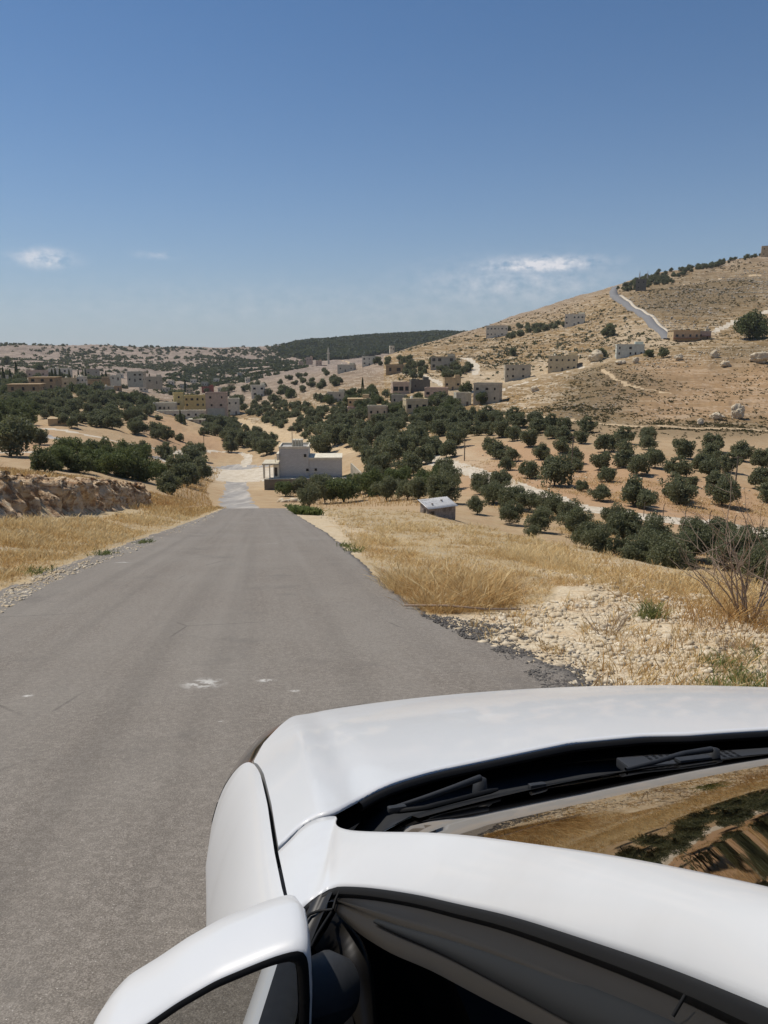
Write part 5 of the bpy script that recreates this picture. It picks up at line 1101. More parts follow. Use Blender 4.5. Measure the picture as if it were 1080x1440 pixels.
HS = [
 # village at left
 (13,57,541,565,'brown','brown stone villa with flat overhanging roof, lowest at the far left',(2,3),450,dict(over=.6,wsc=1.5)),
 (40,80,531,548,'brown','brown villa with long flat roof just above the lowest left villa',(2,3),500,dict(over=.5,wsc=1.4)),
 (68,97,519,532,'white','bright white two storey house with dark windows, highest in the left village',(2,3),560,dict(wsc=1.6,door=False,tank=1)),
 (-8,14,529,538,'pale','long pale roofed house cut by the left picture edge',(1,2),540,dict()),
 (38,65,522,531,'pink','low pinkish house left of the bright white house',(1,3),580,dict(tank=1)),
 (88,108,533,546,'cream','pale cream house between brown villas and white tower house',(1,2),500,dict(tank=1)),
 (107,121,531,547,'white','narrow white house with a slim rooftop tower in the left village',(2,2),495,dict(tank=2)),
 (119,142,520,537,'grey','grey block house with brown upper floor, right of the white house',(2,2),560,dict(roof='pink')),
 (121,152,535,547,'brown','dark brown low house in the middle of the left village',(1,3),500,dict(roof='dark')),
 (152,172,535,549,'orange','small orange stone house at the right of the left village',(2,2),500,dict()),
 (137,161,545,556,'pale','low pale house with white roof clutter above the village trees',(1,3),470,dict(roof='white',tank=2)),
 (155,170,529,535,'white','small white roofed house at the top right of the left village',(1,2),560,dict()),
 (178,202,524,537,'pale','pale terrace house at the right end of the left village',(2,3),560,dict()),
 (205,226,531,540,'grey','low grey house among trees right of the left village',(1,2),600,dict()),
 (68,100,589,599,'tan','flat roofed tan shed beside the upper track below the village',(1,1),245,dict(par=0,door=False)),
 # school complex
 (216,247,568,580,'pale','long pale annex left of the yellow tower',(1,5),400,dict(wsc=1.2,door=False,roof='white')),
 (245,260,554,583,'yellow','yellow stair tower of the school block',(3,1),402,dict(wsc=1.1,door=False)),
 (260,290,558,581,'yellow','yellow school block with row of dark windows, right of the tower',(3,4),404,dict(wsc=1.2,door=False)),
 (291,320,554,597,'pink','tall pink and whitish block at the right of the yellow school',(4,2),385,dict(wsc=1.0,door=False,roof='purple')),
 (318,338,562,583,'white','white low block adjoining the tall pink block on its right',(2,2),400,dict()),
 (222,290,579,588,'white','long white single storey wing in front of the yellow school',(1,7),380,dict(door=False,depth=.25,roof='white')),
 (262,289,590,595,'pale','flat pale roofed shelter in front of the school among olives',(1,2),365,dict(par=0)),
 (284,300,545,552,'red','small red roofed house beyond the pink block',(1,2),640,dict(roof='red')),
 (353,374,543,558,'white','white house alone with open porch above the valley grove',(2,2),500,dict(wsc=1.3)),
 # central hamlet
 (460,484,553,566,'pale','pale grey house at the left end of the middle hamlet',(2,2),430,dict()),
 (489,520,561,571,'tan','long low tan house with brown roof line in the middle hamlet',(1,4),400,dict(over=.3)),
 (517,545,573,587,'grey','grey block house with bright white roof above the valley olives',(1,3),345,dict(roof='white',door=False,depth=.9)),
 (489,511,574,582,'pink','low house with red patchy roof left of the white roofed block',(1,3),370,dict(roof='red')),
 (473,499,514,523,'pale','pale house at the top of the bare tan mound',(1,3),720,dict(tank=1)),
 (509,529,502,514,'white','whitish house among rocks on the crest left of the terraces',(2,3),760,dict()),
 (569,604,563,581,'cream','cream house with broad white roof in the middle hamlet',(1,3),375,dict(roof='white',wsc=1.3,door=False,tank=1)),
 (549,571,557,569,'grey','low grey house immediately left of the cream house',(1,2),395,dict()),
 (551,577,539,555,'pink','pinkish house with three wide dark openings',(1,3),450,dict(wsc=2.0,door=False,roof='white')),
 (577,606,536,550,'dark','dark grey half hidden house right of the pinkish house',(1,2),455,dict()),
 (595,629,547,560,'pink','long mauve grey house with two windows below the tan roofed house',(1,3),430,dict(wsc=1.2,door=False)),
 (624,649,533,549,'tan','tan house with dark brown roof edge behind the long mauve house',(1,3),460,dict(roof='brown')),
 (663,704,541,567,'grey','largest grey house with white roof rim on the knoll flank',(2,3),365,dict(roof='white',door=False)),
 (640,664,554,571,'pale','lower pale block attached left of the largest grey house',(1,2),362,dict(roof='white')),
 (604,640,502,519,'grey','unfinished grey concrete house with open floors on the upper slope',(2,4),590,dict(wsc=1.7,door=False,over=.4)),
 (542,567,514,526,'brown','house with one wide garage opening on the upper slope',(1,2),600,dict(wsc=2.2,door=False,roof='pale')),
 (710,746,515,534,'grey','grey two storey block house with two rows of small windows',(2,5),500,dict(door=False)),
 (769,812,502,522,'cream','cream two storey villa with small roof room on the slope',(2,5),520,dict(wsc=.9,tank=1)),
 (683,714,459,474,'white','white long two storey house near the hill shoulder',(2,6),770,dict(wsc=1.1)),
 (793,822,443,458,'white','white house below the hill road, upper slope',(2,5),800,dict(wsc=1.1,tank=1)),
 (867,905,486,501,'blue','pale blue house with dark ground floor beside round trees',(2,5),480,dict(wsc=1.1,door=False)),
 (945,985,465,480,'tan','tan roadside building with long red awning at the foot of the hill road',(1,4),500,dict(wsc=1.2,door=False,over=.3)),
 (980,1000,467,477,'grey','small grey shed joined to the right of the red awning building',(1,2),505,dict()),
 (893,908,394,408,'dark','unfinished concrete house at the top of the hill road',(2,2),1000,dict()),
 (1070,1084,347,361,'tan','stone house on the hilltop at the right picture edge',(2,2),1040,dict()),
 (548,555,487,492,'white','tiny white house on the shoulder of the tan hill before the forest',(1,2),900,dict()),
]
for x0, x1, yt, yb, colr, lb, win, Yh, kw in HS:
    nm = 'shed' if 'shed' in lb else 'school_block' if 'school' in lb or 'yellow' in lb else 'house'
    # stand it on the ground: nearest depth to Yh whose ground is seen at the base row
    x, y, z = hit((x0+x1)/2, yb, Yh*.80)
    yy = y if .7*Yh < y < 1.35*Yh else Yh
    h = house(x0, x1, yt, yb, colr, lb, win, Y=yy, name=nm, cat=('shed' if nm == 'shed' else 'building' if nm == 'school_block' else 'house'), **kw)
    if 'awning' in lb: box_me('awning', -9, 8, -3.5, -.2, 1.9, 2.1, W['red'], h)
    if 'pink and whitish' in lb: box_me('wall_facing', -5.6, 5.2, -.30, -.02, -3, 10.2, W['pale'], h)
for px, py, n in [(430,503,9), (444,508,9), (452,514,8), (438,516,8), (420,509,7)]:
    house(px, px+n, py, py+6, 'pink', {430:'topmost pink house',444:'middle pink house',452:'right lower pink house',438:'lowest pink house',420:'left pink house'}[px]+' in the distant pink hamlet beside the minaret', (1, 2), Y=1150, door=False)
for i, (px, py, n, cc) in enumerate([(236,536,9,'white'), (252,541,10,'pale'), (268,534,8,'white'), (214,541,11,'cream'), (283,538,9,'pale'), (300,533,8,'white'), (196,545,11,'white'), (320,540,9,'cream'), (228,546,10,'pale'), (345,532,7,'white'), (262,547,9,'cream'), (306,546,9,'white'), (164,526,9,'white'), (146,527,8,'cream'), (334,525,7,'pale')]):
    house(px, px+n, py, py+5.5, cc, ORDN[i]+' small pale house from left among trees in the wooded valley beyond the school', (1, 2), ymin=480, door=False, group='small far houses beyond the school')
# minaret
x, y, z = hit(462, 512, 600); mn = empty('minaret', (x, y, z)); tag(mn, 'thin pale minaret with balcony rising before the dark forested hill', 'minaret')
k = y/F; tube('shaft', [(0,0,-3), (0,0,14*k), (0,0,14.2*k)], 1.5*k*1.0, W['pale'], mn, 10, [1, .9, .9]); tube('balcony', [(0,0,14*k), (0,0,15*k), (0,0,15.2*k)], 2.4*k, W['white'], mn, 10); tube('spire', [(0,0,15.2*k), (0,0,19*k), (0,0,23*k)], 1.2*k, W['pale'], mn, 10, [1, .9, .05])

# the grey stone house by the junction
a_, s_ = ray(432, 682); YG = 190; gh = empty('stone_house', (a_*YG, YG, s_*YG), R(3)); tag(gh, 'pale grey unfinished stone house with tall block and long low wing beside the junction', 'house')
u = YG/F*.985
def gx_(px): return (px-432)*u
def gz_(py): return (682-py)*u
M_gs = Mat('grey_stone_courses', .9, .15); br = M_gs.n('ShaderNodeTexBrick', Scale=1.0); br.inputs['Color1'].default_value = (.47,.455,.43,1); br.inputs['Color2'].default_value = (.55,.535,.505,1); br.inputs['Mortar'].default_value = (.36,.35,.33,1)
br.inputs['Brick Width'].default_value = .6; br.inputs['Row Height'].default_value = .28; br.inputs['Mortar Size'].default_value = .02
sx_ = M_gs.n('ShaderNodeSeparateXYZ'); M_gs.set(sx_.inputs[0], M_gs.P(obj=True)); cm = M_gs.n('ShaderNodeCombineXYZ'); M_gs.set(cm.inputs[0], M_gs.ma('ADD', sx_.outputs[0], sx_.outputs[1])); M_gs.set(cm.inputs[1], sx_.outputs[2]); M_gs.set(br.inputs['Vector'], cm.outputs[0])
n1 = M_gs.noise(.5, 5, .6); M_gs.col(M_gs.mix(M_gs.mr(n1, .45, .7, 0, .35), br.outputs[0], (.42,.41,.385)))
def gbox(name, x0, x1, y0, y1, zt, zb, mat, parent=gh): return box_me(name, gx_(x0), gx_(x1), y0, y1, gz_(zb), gz_(zt), mat, parent)
gbox('tower_wall', 392.8, 434.8, 0, 9, 629, 690, M_gs.m); gbox('wing_wall', 434.9, 482.6, .25, 8.5, 644.5, 690, M_gs.m)
gbox('parapet', 392.4, 435.2, -.12, .14, 626, 628.98, W['white']); gbox('parapet', 392.4, 394, .15, 8.8, 626.3, 628.98, W['white']); gbox('parapet', 433.6, 435.2, .15, 8.8, 626.3, 628.98, W['white']); gbox('parapet', 392.4, 435.2, 8.82, 9.1, 626, 628.98, W['white'])
gbox('wing_roof', 434.9, 483.2, -.05, 8.8, 642.2, 644.48, W['white'])
gbox('stair_block', 410.5, 425.5, 2.5, 6, 618.5, 628.9, W['pale'])
for i in range(4): tube('roof_post', [(gx_(412+4*i), 2.3, gz_(628.9)), (gx_(412+4*i), 2.3, gz_(617.5)), (gx_(412+4*i), 2.3, gz_(617.4))], .12, W['white'], gh)
for x0, x1, y0, y1, wall in [(428,431.8,637,641.5,0), (430.8,434.6,658,661.8,0), (443,446.6,658,661.8,.25)]:
    wn = gbox('window', x0, x1, wall-.04, wall+.1, y0, y1, M_win.m); gbox('sill', x0-.6, x1+.6, wall-.16, wall+.08, y1+.02, y1+.7, W['white'], wn)
gbox('terrace_wall', 373.5, 497, -5.2, -4.6, 668.5, 692, W['dark']); gbox('terrace_floor', 373.5, 495, -4.58, -.2, 670.3, 690, W['pale'])
gbox('porch_roof', 369, 392.7, -1.5, 6, 649.2, 651.5, W['pale']); gbox('porch_wall', 384.5, 392.7, -.8, 5, 651.6, 690, W['white']); gbox('porch_column', 370, 372.5, -1.2, -.7, 651.6, 671, W['white']); gbox('porch_column', 378.5, 380, -1.2, -.7, 651.6, 671, W['white'])
dw = gbox('door', 386, 390, -.86, -.7, 655.5, 668, M_win.m)
gbox('balcony_wall', 389.5, 392.7, -1.0, 4, 635.5, 645, W['white']); gbox('pipe', 386, 387, 1, 1.3, 641, 649.1, W['white'])
gw = empty('garden_wall', (a_*YG, YG, s_*YG), R(3)); tag(gw, 'diagonal pale garden wall running back from the right of the grey stone house', 'wall')
V = []
for (px, yt, yb, dy) in [(495,651,668,1), (503,657,670,-1.5), (512,664,672,-4)]:
    for o_ in (0, .3): V += [(gx_(px)+o_, dy, gz_(yb)-1), (gx_(px)+o_, dy, gz_(yt))]
mesh_obj('wall', V, [(0,4,5,1), (2,3,7,6), (1,5,7,3), (4,8,9,5), (6,7,11,10), (5,9,11,7), (0,1,3,2), (8,10,11,9)], W['pale'], gw, smooth=False)

# the hut on the grassy brow
x, y, z = hit(622, 728, 35); hut = empty('stone_hut', (x, y, z), R(26)); tag(hut, 'small rubble hut with pale tin roof and dark doorway on the grassy brow', 'hut'); u = y/F
w1, d1, hh = 44*u, 26*u, 15*u
M_hw = rockmat('rubble_wall', (.24,.215,.19), (.38,.34,.30), (.17,.15,.13), 9); M_tin = Mat('tin_roof', .45, .4, .3); n1 = M_tin.noise(2.5, 5, .6); M_tin.col(M_tin.ramp(n1, [(.3, (.42,.41,.38)), (.6, (.62,.61,.58)), (.8, (.36,.30,.24))]))
box_me('wall', -w1/2, w1/2, 0, d1, -1.2, hh, M_hw, hut); mesh_obj('gable', [(-w1/2,0,hh),(-w1/2,d1,hh),(-w1/2,d1,hh+.58),(w1/2,0,hh),(w1/2,d1,hh),(w1/2,d1,hh+.58)], [(0,1,2),(3,5,4),(1,4,5,2)], M_hw, hut, smooth=False)
n = 60; xs_ = np.linspace(-w1/2-.22, w1/2+.25, n); rows = [[(q, -.25+(d1+.5)*t, hh+.03+.62*t+.014*math.sin(i*1.57)+(.03*math.sin(q*1.3))) for i, q in enumerate(xs_)] for t in (0, .33, .66, 1)]
rf_ = loft('roof', rows, M_tin.m, hut); md_ = rf_.modifiers.new('thick', 'SOLIDIFY'); md_.thickness = .025
box_me('door', -w1/2+w1*.08, -w1/2+w1*.20, -.02, .06, -.1, hh*.72, M_win.m, hut); box_me('side_opening', -w1/2-.02, -w1/2+.05, d1*.35, d1*.62, hh*.15, hh*.8, M_win.m, hut)
for sx, sy in ((-.3, .3), (.15, .6)): box_me('roof_weight', sx*w1, sx*w1+.2, sy*d1, sy*d1+.15, hh+.08+.62*(sy+.05), hh+.2+.62*(sy+.05), M_hw, hut)

# poles and farm road fence
M_po = plain('weathered_pole', (.14,.115,.09), .8); M_st = plain('galvanised_post', (.36,.35,.33), .6)
PLB = [(1034,683,640,95,'wooden utility pole among the orchard rows at the right'), (804,655,612,140,'thin utility pole between the leftmost far orchard rows'), (653,648,617,150,'utility pole on bare ground above the farm road bend'), (544,608,573,220,'utility pole rising from the dense valley grove'), (287,627,606,200,'thin pole on the bare orange soil left of the valley'), (411,622,600,250,'short pole beside the sand coloured valley track')]
for px, pb, pt, ym, lb in PLB:
    x, y, z = hit(px, pb, ym); h_ = (pb-pt)*y/F; p = empty('utility_pole', (x, y, z)); tag(p, lb, 'pole'); tube('mast', [(0,0,-1), (0,0,h_*.5), (0,0,h_)], .13, M_po, p, 7, [1.1, 1, .75]); tube('crossarm', [(-.8,0,h_*.94), (0,0,h_*.94), (.8,0,h_*.94)], .06, M_po, p, 6)
for px, lb in ((899, 'left lattice mast on the hilltop above the hill road'), (910, 'right lattice mast on the hilltop above the hill road')):
    x, y, z = hit(px, 397, 700); p = empty('mast', (x, y, z)); tag(p, lb, 'mast'); h_ = 12*y/F; tube('lattice', [(0,0,-1), (0,0,h_*.5), (0,0,h_)], .8, M_st, p, 6, [1.2, .9, .6]); tube('antenna', [(0,0,h_), (0,0,h_+1), (0,0,h_+2.5)], .2, M_st, p, 6)
fp = [hit(px, py, 70) for px, py in [(905,727), (932,730.5), (963,735), (997,741), (1032,747), (1070,754), (1112,762), (1160,772)]]
fc = empty('road_fence', fp[0]); tag(fc, 'wire fence with bent topped posts along the near edge of the pale farm road', 'fence')
for i, (x, y, z) in enumerate(fp):
    q = np.array([x, y, z])-np.array(fp[0]); tube('post', [q+[0,0,-.3], q+[0,0,1.6], q+[0,-.12,2.0], q+[0,-.4,2.25]], .055, M_po, fc, 6)
for hz in (.5, 1.0, 1.5):
    tube('wire', [np.array(p)-np.array(fp[0])+[0,0,hz] for p in fp], .010, M_st, fc, 4)
# ---------------------------------------------------------------- hillsides: far woods, scrub, rocks, village trees
def offroad(X, Y):
    k = np.ones(len(X), bool)
    for rx, ry, rw in RIBX+[(q[0], q[1], q[2]) for q in RIB]:
        m = (X > rx.min()-8) & (X < rx.max()+8) & (Y > ry.min()-8) & (Y < ry.max()+8); s_ = np.where(m & k)[0]
        if len(s_): k[s_] &= np.min(np.hypot(X[s_][:, None]-rx[::2], Y[s_][:, None]-ry[::2])-rw[::2]/2, 1) > 1.2
    return k
def blobs(name, X, Y, rad, mat, seed=0, nq=26, flat=.9, leaf=.75, sink=.2):
    r = np.random.default_rng(seed); n = len(X); Z = Hs(X, Y); d = rnddir(r, n*nq).reshape(n, nq, 3)*(.45+.55*r.random((n, nq, 1))**.5); d[..., 2] = np.abs(d[..., 2])*flat*1.1
    C = d*rad[:, None, None]+np.stack([X, Y, Z-sink*rad*.3], -1)[:, None, :]; S_ = np.repeat(rad, nq)*leaf; V, Fq = leafset(r, C.reshape(-1, 3), 1.0, 1.3)
    Cc = np.repeat(C.reshape(-1, 3), 4, 0); V = Cc+(V-Cc)*np.repeat(S_, 4)[:, None]; return tag(mesh_obj(name, V, Fq, mat, smooth=False), kind='stuff')
def clumpy(poly, n, ymin, ymax, seed, thr=-.1, sc=1/22.0, jit=.25):
    X, Y = scatter_px(poly, n, ymin, ymax, seed); r = np.random.default_rng(seed+1); c_ = fbm(X*sc, Y*sc, o=3, seed=seed); k = (c_+jit*r.normal(size=len(X)) > thr) & offroad(X, Y); return X[k], Y[k], r
L_far = leafmat('far_leaves', (.075,.085,.055), (.11,.12,.08), (.14,.15,.10)); L_for = leafmat('pine_wood_leaves', (.045,.062,.04), (.065,.085,.052), (.09,.105,.065))
# dotted trees on the far left hills
X, Y, r = clumpy([(-80,482),(100,482),(240,487),(400,488),(400,508),(330,518),(200,524),(0,520),(-80,520)], 4800, 650, 3000, 301, -.15, 1/90.0, .4); blobs('far_hill_trees', X, Y, r.uniform(2.2, 4.2, len(X))*Y/1400, L_far, 1, 22)
X, Y, r = clumpy([(330,505),(400,497),(440,505),(430,520),(330,545),(230,552),(200,540),(260,520)], 2200, 500, 2600, 302, -.3, 1/60.0, .3); blobs('far_valley_trees', X, Y, r.uniform(2.4, 4.2, len(X))*Y/1200, L_for, 2, 22)
# dark pine forest on the middle ridge
a_ = r.uniform(-.16, .20, 26000); Yf = r.uniform(1550, 2380, 26000); Xf = a_*Yf; Zf = Hs(Xf, Yf); px_, py_ = proj(Xf, Yf, Zf)
k = inpoly(px_, py_, [(392,492),(405,486),(440,480),(500,472),(560,467),(600,462),(640,455),(668,450),(700,449),(700,470),(600,490),(560,494),(500,503),(460,508),(420,503),(395,500)]); X, Y = Xf[k], Yf[k]; print('forest', k.sum())
blobs('pine_forest', X, Y, r.uniform(5, 8.5, len(X)), L_for, 3, 16, 1.1)
# village trees: individuals, copies of a few shapes
VT = []
def vtrees(poly, n, ymin, ymax, seed, rmin, rmax, kinds, name, lab, grp, cap=60, ps=.6):
    X, Y = scatter_px(poly, n, ymin, ymax, seed); r = random.Random(seed); c_ = 0
    for x, y in zip(X, Y):
        rd = r.uniform(rmin, rmax)
        if any((x-a)**2+(y-b)**2 < (ps*(rd+q))**2 for a, b, q in VT): continue
        VT.append((x, y, rd)); c_ += 1; tree(x, y, onG(x, y), rd, kind=r.choice(kinds), name=name, label=lab, group=grp)
        if c_ >= cap: break
vtrees([(-20,548),(60,560),(130,546),(210,545),(230,556),(240,568),(215,574),(130,566),(60,575),(-20,580)], 260, 250, 560, 311, 3, 5.2, ['far', 'dark'], 'village_tree', 'dark bushy tree below the left village houses', 'trees below the left village', 70)
vtrees([(-20,525),(30,520),(120,524),(200,530),(280,540),(280,552),(200,546),(100,545),(-20,545)], 330, 400, 800, 312, 3, 5, ['far', 'dark', 'cypress'], 'village_tree', 'dark tree standing between the left village houses', 'trees between the left village houses', 75, .5)
vtrees([(230,552),(290,545),(420,530),(440,545),(400,565),(340,570),(335,590),(290,600)], 160, 350, 800, 313, 3, 4.8, ['far'], 'village_tree', 'tree in the wooded strip right of and behind the school', 'trees behind the school', 50)
vtrees([(440,550),(560,555),(640,568),(660,580),(620,592),(520,590),(450,575)], 420, 300, 520, 314, 2.4, 4, ['far', 'dark'], 'hamlet_tree', 'tree between the houses of the middle hamlet', 'trees in the middle hamlet', 85, .5)
vtrees([(410,545),(430,520),(470,525),(480,545),(440,560)], 60, 450, 800, 315, 2.6, 4.5, ['far'], 'mound_tree', 'dark tree on the flank of the bare tan mound', 'trees on the tan mound', 18)
vtrees([(500,505),(600,510),(660,520),(640,540),(560,530),(500,520)], 150, 450, 900, 316, 2.2, 4, ['far'], 'slope_tree', 'tree by the upper slope houses right of the minaret', 'trees by the upper slope houses', 44)
vtrees([(715,457),(790,450),(800,462),(740,474),(700,476)], 60, 600, 1000, 317, 3, 4.5, ['far'], 'slope_tree', 'tree in the dark orchard strip between the two white hill houses', 'orchard strip between white hill houses', 26, .5)
SG = [(1053,478,42,400,'dark','large round dark bush tree standing alone near the right edge hillside'), (912,502,15,400,'dark','round tree touching the right side of the pale blue house'), (933,503,18,400,'far','low wide bush right of the pale blue house'), (845,505,18,400,'far','bush left of the pale blue house'), (856,474,20,500,'far','isolated bush on the slope below the hill road'), (655,552,18,330,'dark','dark round tree left of the largest grey house roof'), (676,568,20,320,'dark','dark tree directly in front of the largest grey house'), (627,566,9,330,'far','small bush by the long mauve house'), (606,586,14,300,'far','bush beside the cream house with white roof'), (720,500,13,450,'far','round bush above the grey two storey house'), (693,562,12,340,'far','bush right of the largest grey house'),
 (55,523,14,400,'dark','dark tree crown above the pinkish village house'), (10,513,14,500,'far','dark tree on the pale mound at far left'), (510,548,11,400,'cypress','dark upright tree alone on the terraced tan slope'), (122,528,14,400,'dark','broad dark tree right of the bright white house'), (254,595,13,300,'cypress','tall conifer before the yellow school'), (260,598,10,300,'cypress','second smaller conifer before the yellow school'), (410,560,18,350,'dark','dark tall tree at the left foot of the tan mound')]
for px, py, w_, ym, kd, lb in SG: tree_px(px, py, w_, ym, kind=kd, name='conifer' if kd == 'cypress' else 'hill_tree', label=lb)
X, Y = scatter_px([(868,408),(900,396),(960,382),(1075,356),(1075,366),(990,384),(930,402),(880,412)], 260, 600, 1600, 321); c_ = 0
for x, y in zip(X, Y): tree(x, y, onG(x, y), random.uniform(2.2, 4.0), kind='far', name='ridge_tree', label='small dark tree in the row along the skyline of the right hill', group='trees along the right skyline')
# scrub and rocks
X, Y, r = clumpy([(560,490),(700,455),(850,415),(1100,350),(1100,480),(900,495),(700,520),(560,540)], 8500, 380, 1500, 331, -.02, 1/50.0, .35); blobs('hill_scrub', X, Y, r.uniform(.35, 1.3, len(X))*Y/650, L_dry, 4, 9, .7)
X, Y, r = clumpy([(560,495),(700,462),(850,430),(940,480),(900,495),(700,535),(560,545)], 700, 380, 1200, 332, .05, 1/50.0, .35); blobs('hill_bushes', X, Y, r.uniform(.9, 2.0, len(X))*Y/650, L_far, 5, 16, .9)
X, Y, r = clumpy([(680,575),(747,552),(840,515),(917,500),(1090,476),(1090,615),(900,605),(760,592)], 3800, 235, 430, 333, .0, 1/16.0, .3); blobs('knoll_scrub', X, Y, r.uniform(.2, .65, len(X)), L_dry, 6, 9, .7)
X, Y, r = clumpy([(820,508),(880,514),(950,543),(900,560),(850,598),(760,600),(750,580),(790,560)], 2600, 235, 430, 343, -.05, 1/9.0, .3); blobs('knoll_scrub', X, Y, r.uniform(.25, .75, len(X)), L_dry, 16, 9, .7)
X, Y, r = clumpy([(870,598),(1090,590),(1090,616),(870,610)], 1300, 235, 430, 344, -.1, 1/9.0, .3); blobs('knoll_scrub', X, Y, r.uniform(.2, .6, len(X)), L_dry, 17, 9, .7)
X, Y, r = clumpy([(640,600),(1100,600),(1100,620),(900,625),(700,612)], 700, 200, 260, 334, -.05, 1/12.0, .3); blobs('knoll_scrub', X, Y, r.uniform(.2, .6, len(X)), L_dry, 7, 9, .7)
X, Y, r = clumpy([(860,420),(1100,370),(1100,455),(1000,462),(940,465)], 7000, 450, 1300, 335, -.05, 1/45.0, .3); stones('hill_rocks', X, Y, (.4+1.3*r.random(len(X))**2)[:, None]*(Y/650)[:, None], RKh, 31, flat=.55)
X, Y, r = clumpy([(560,500),(700,465),(850,425),(930,470),(860,495),(700,530),(560,545)], 4600, 400, 1200, 336, .0, 1/45.0, .3); stones('hill_rocks', X, Y, (.3+1.1*r.random(len(X))**2)[:, None]*(Y/650)[:, None], RKh, 32, flat=.55)
X, Y, r = clumpy([(840,512),(917,499),(1000,490),(1090,476),(1090,505),(960,515),(870,520)], 1500, 300, 440, 337, -.05, 1/14.0, .3); stones('knoll_rocks', X, Y, (.3+1.0*r.random(len(X))**2)[:, None], RK, 33, flat=.5)
X, Y, r = clumpy([(690,572),(747,551),(840,514),(900,503),(900,512),(800,545),(720,580),(690,590)], 520, 235, 430, 338, -.1, 1/14.0, .3); stones('knoll_rocks', X, Y, (.3+.9*r.random(len(X))**2)[:, None], RK, 34, flat=.5)
X, Y, r = clumpy([(820,530),(900,525),(950,545),(880,575),(800,600),(770,590)], 1100, 235, 400, 339, .0, 1/12.0, .3); stones('knoll_rocks', X, Y, (.2+.6*r.random(len(X))**2)[:, None], RKh, 35, flat=.5)
X, Y, r = clumpy([(650,630),(1090,690),(1090,735),(760,690),(640,660)], 700, 90, 240, 340, -.1, 1/8.0, .3); stones('orchard_stones', X, Y, (.12+.5*r.random(len(X))**3)[:, None], RK, 36, flat=.5)
import bmesh
BL = [(838,508,20,10,'big white pitted boulder at the left end of the rocky ridge'), (1068,510,26,11,'long white slab boulder at the right edge of the rocky ridge'), (1020,515,15,6,'flat white slab just left of the longest white slab'), (1037,588,20,14,'white rock face over the hollow on the lower knoll'), (894,511,8,6,'small rounded white boulder on the ridge middle'), (1004,503,12,7,'white boulder above the flat slab on the ridge'), (954,506,10,5,'pale flat boulder right of the rounded one on the ridge'), (752,551,11,5,'white boulder on the descending knoll crest'), (984,597,9,6,'lone pale boulder low on the knoll'), (690,578,10,4,'pale boulder at the lower left tip of the knoll crest'), (872,512,13,4,'thin pale slab on the crest between pitted and rounded boulders'), (1008,590,18,7,'low pale rock at the left of the hollow')]
for i, (px, py, w_, h_, lb) in enumerate(BL):
    x, y, z = hit(px, py, 235); k = y/F; bm = bmesh.new(); bmesh.ops.create_icosphere(bm, subdivisions=4, radius=.5)
    for v in bm.verts:
        c0 = v.co.copy(); f = 1+.35*float(fbm(c0.x*2.5+i*7, c0.y*2.5, c0.z*2.5, o=4, seed=90)); v.co = Vector((c0.x*f*w_*k, c0.y*f*w_*k*.7, c0.z*f*h_*k*1.5+h_*k*.55))
    me = bpy.data.meshes.new('boulder'); bm.to_mesh(me); bm.free(); me.materials.append(RK); o = bpy.data.objects.new('boulder', me); COL.objects.link(o); o.location = (x, y, z); tag(o, lb, 'boulder')
for i, (px, py, w_, h_, lb) in enumerate([(418,706,40,14,'heap of pale limestone blocks at the foot of the thicket right of the lower road'), (555,575,8,5,'small pale rock heap in the middle hamlet'), (770,790,9,4,'pale stone on the stony brow')][:1]):
    x, y, z = hit(px, py, 84); k = y/F; n = 90; X = x+w_*k*.28*np.random.default_rng(8).normal(size=n); Y = y+2*np.random.default_rng(9).normal(size=n); o = stones('rock_heap', X, Y, (.5+1.1*np.random.default_rng(10).random(n))[:, None], RK, 40); 
# haze over the valley
M_hz = bpy.data.materials.new('haze'); M_hz.use_nodes = True; t = M_hz.node_tree; t.nodes.clear(); o = t.nodes.new('ShaderNodeOutputMaterial'); v = t.nodes.new('ShaderNodeVolumePrincipled'); v.inputs['Color'].default_value = (.86,.89,.93,1); v.inputs['Density'].default_value = HAZE = .00006; v.inputs['Anisotropy'].default_value = .3
t.links.new(v.outputs[0], o.inputs['Volume']); hz = box_me('haze', -7200, 7200, -7200, 7200, -700, 420, M_hz, None); tag(hz, kind='stuff')

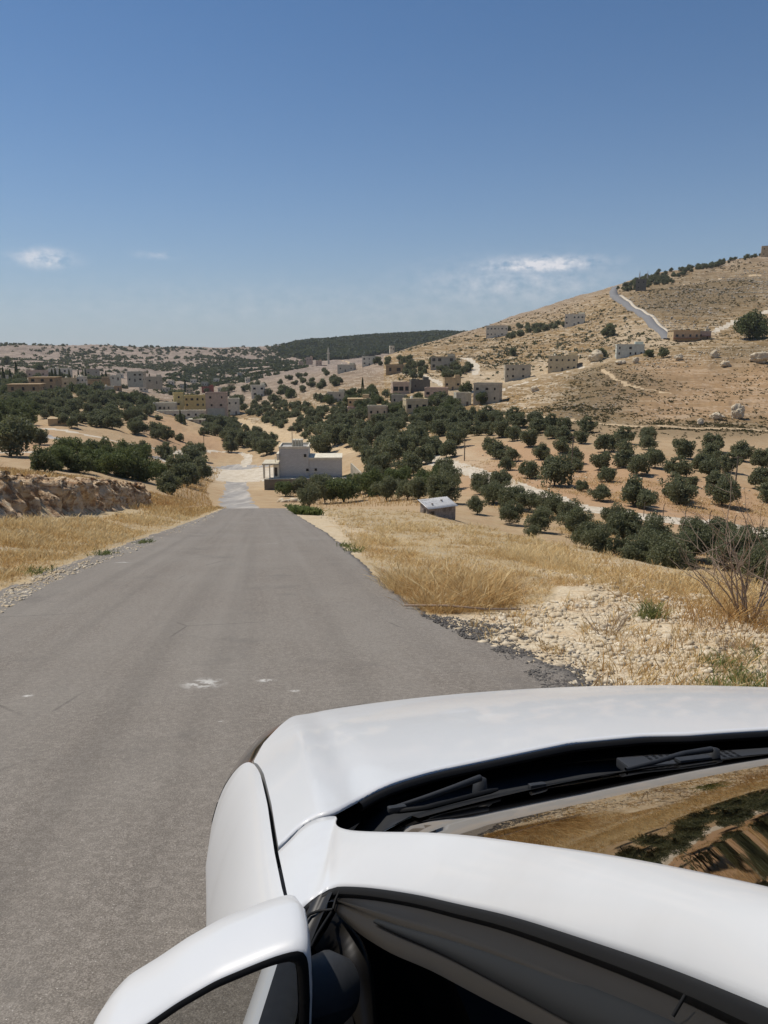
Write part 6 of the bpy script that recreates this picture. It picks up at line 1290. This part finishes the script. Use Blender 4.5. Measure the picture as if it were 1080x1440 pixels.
# ---------------------------------------------------------------- every tree of a row gets its own place in words
ORD = ['first', 'second', 'third', 'fourth', 'fifth', 'sixth', 'seventh', 'eighth', 'ninth', 'tenth', 'eleventh', 'twelfth', 'thirteenth', 'fourteenth', 'fifteenth', 'sixteenth']
PL = {'olive trees on bare soil across the pale farm road': ('olive tree', 'orchard across the farm road', 7), 'olive trees along the near side of the farm road': ('olive tree', 'on the near side of the farm road', 3), 'thicket trees below the grey house': ('bushy tree', 'thicket below the grey house', 2),
      'olives on the valley floor': ('olive tree', 'valley floor grove', 6), 'valley olives right of the grey house': ('olive tree', 'right of the grey house', 2), 'hedge trees behind the rock bank': ('dark tree', 'hedge behind the rock bank', 1), 'olives below the left village': ('olive tree', 'slope below the left village', 3),
      'olives left of the valley track': ('olive tree', 'grove left of the valley track', 3), 'trees below the left village': ('dark tree', 'below the left village houses', 5), 'trees between the left village houses': ('dark tree', 'among the left village houses', 5), 'trees behind the school': ('tree', 'wooded strip behind the school', 4), 'dark trees below the villas': ('leafy tree', 'left edge below the villas', 4), 'olives above the valley track': ('olive tree', 'grove above the sandy valley track', 4), 'olives at the knoll foot': ('olive tree', 'at the knoll foot', 2), 'trees on the tan mound': ('dark tree', 'on the bare tan mound', 2), 'trees in the middle hamlet': ('tree', 'among the middle hamlet houses', 6), 'trees by the upper slope houses': ('tree', 'by the upper slope houses', 4), 'orchard strip between white hill houses': ('tree', 'strip between two white hill houses', 2)}
for gname, (noun, place, rows_) in PL.items():
    T = [o for o in COL.objects if o.get('group') == gname]
    if not T: continue
    P = np.array([o.location[:] for o in T]); px, py = proj(P[:, 0], P[:, 1], P[:, 2]); sc = np.array([o.scale[1] for o in T]); q1, q2 = np.quantile(sc, [.3, .7]); od = np.argsort(-py); per = int(np.ceil(len(T)/rows_))
    for r__ in range(rows_):
        idx = sorted(od[r__*per:(r__+1)*per], key=lambda i: px[i])
        rn = '' if rows_ == 1 else ', '+('front' if r__ == 0 else 'back' if r__ == rows_-1 else ORD[r__])+' row,'
        for k, i in enumerate(idx):
            if k >= len(ORD): break
            T[i]['label'] = ORD[k]+' '+('small ' if sc[i] < q1 else 'big ' if sc[i] > q2 else '')+noun+' from left'+rn+' '+place
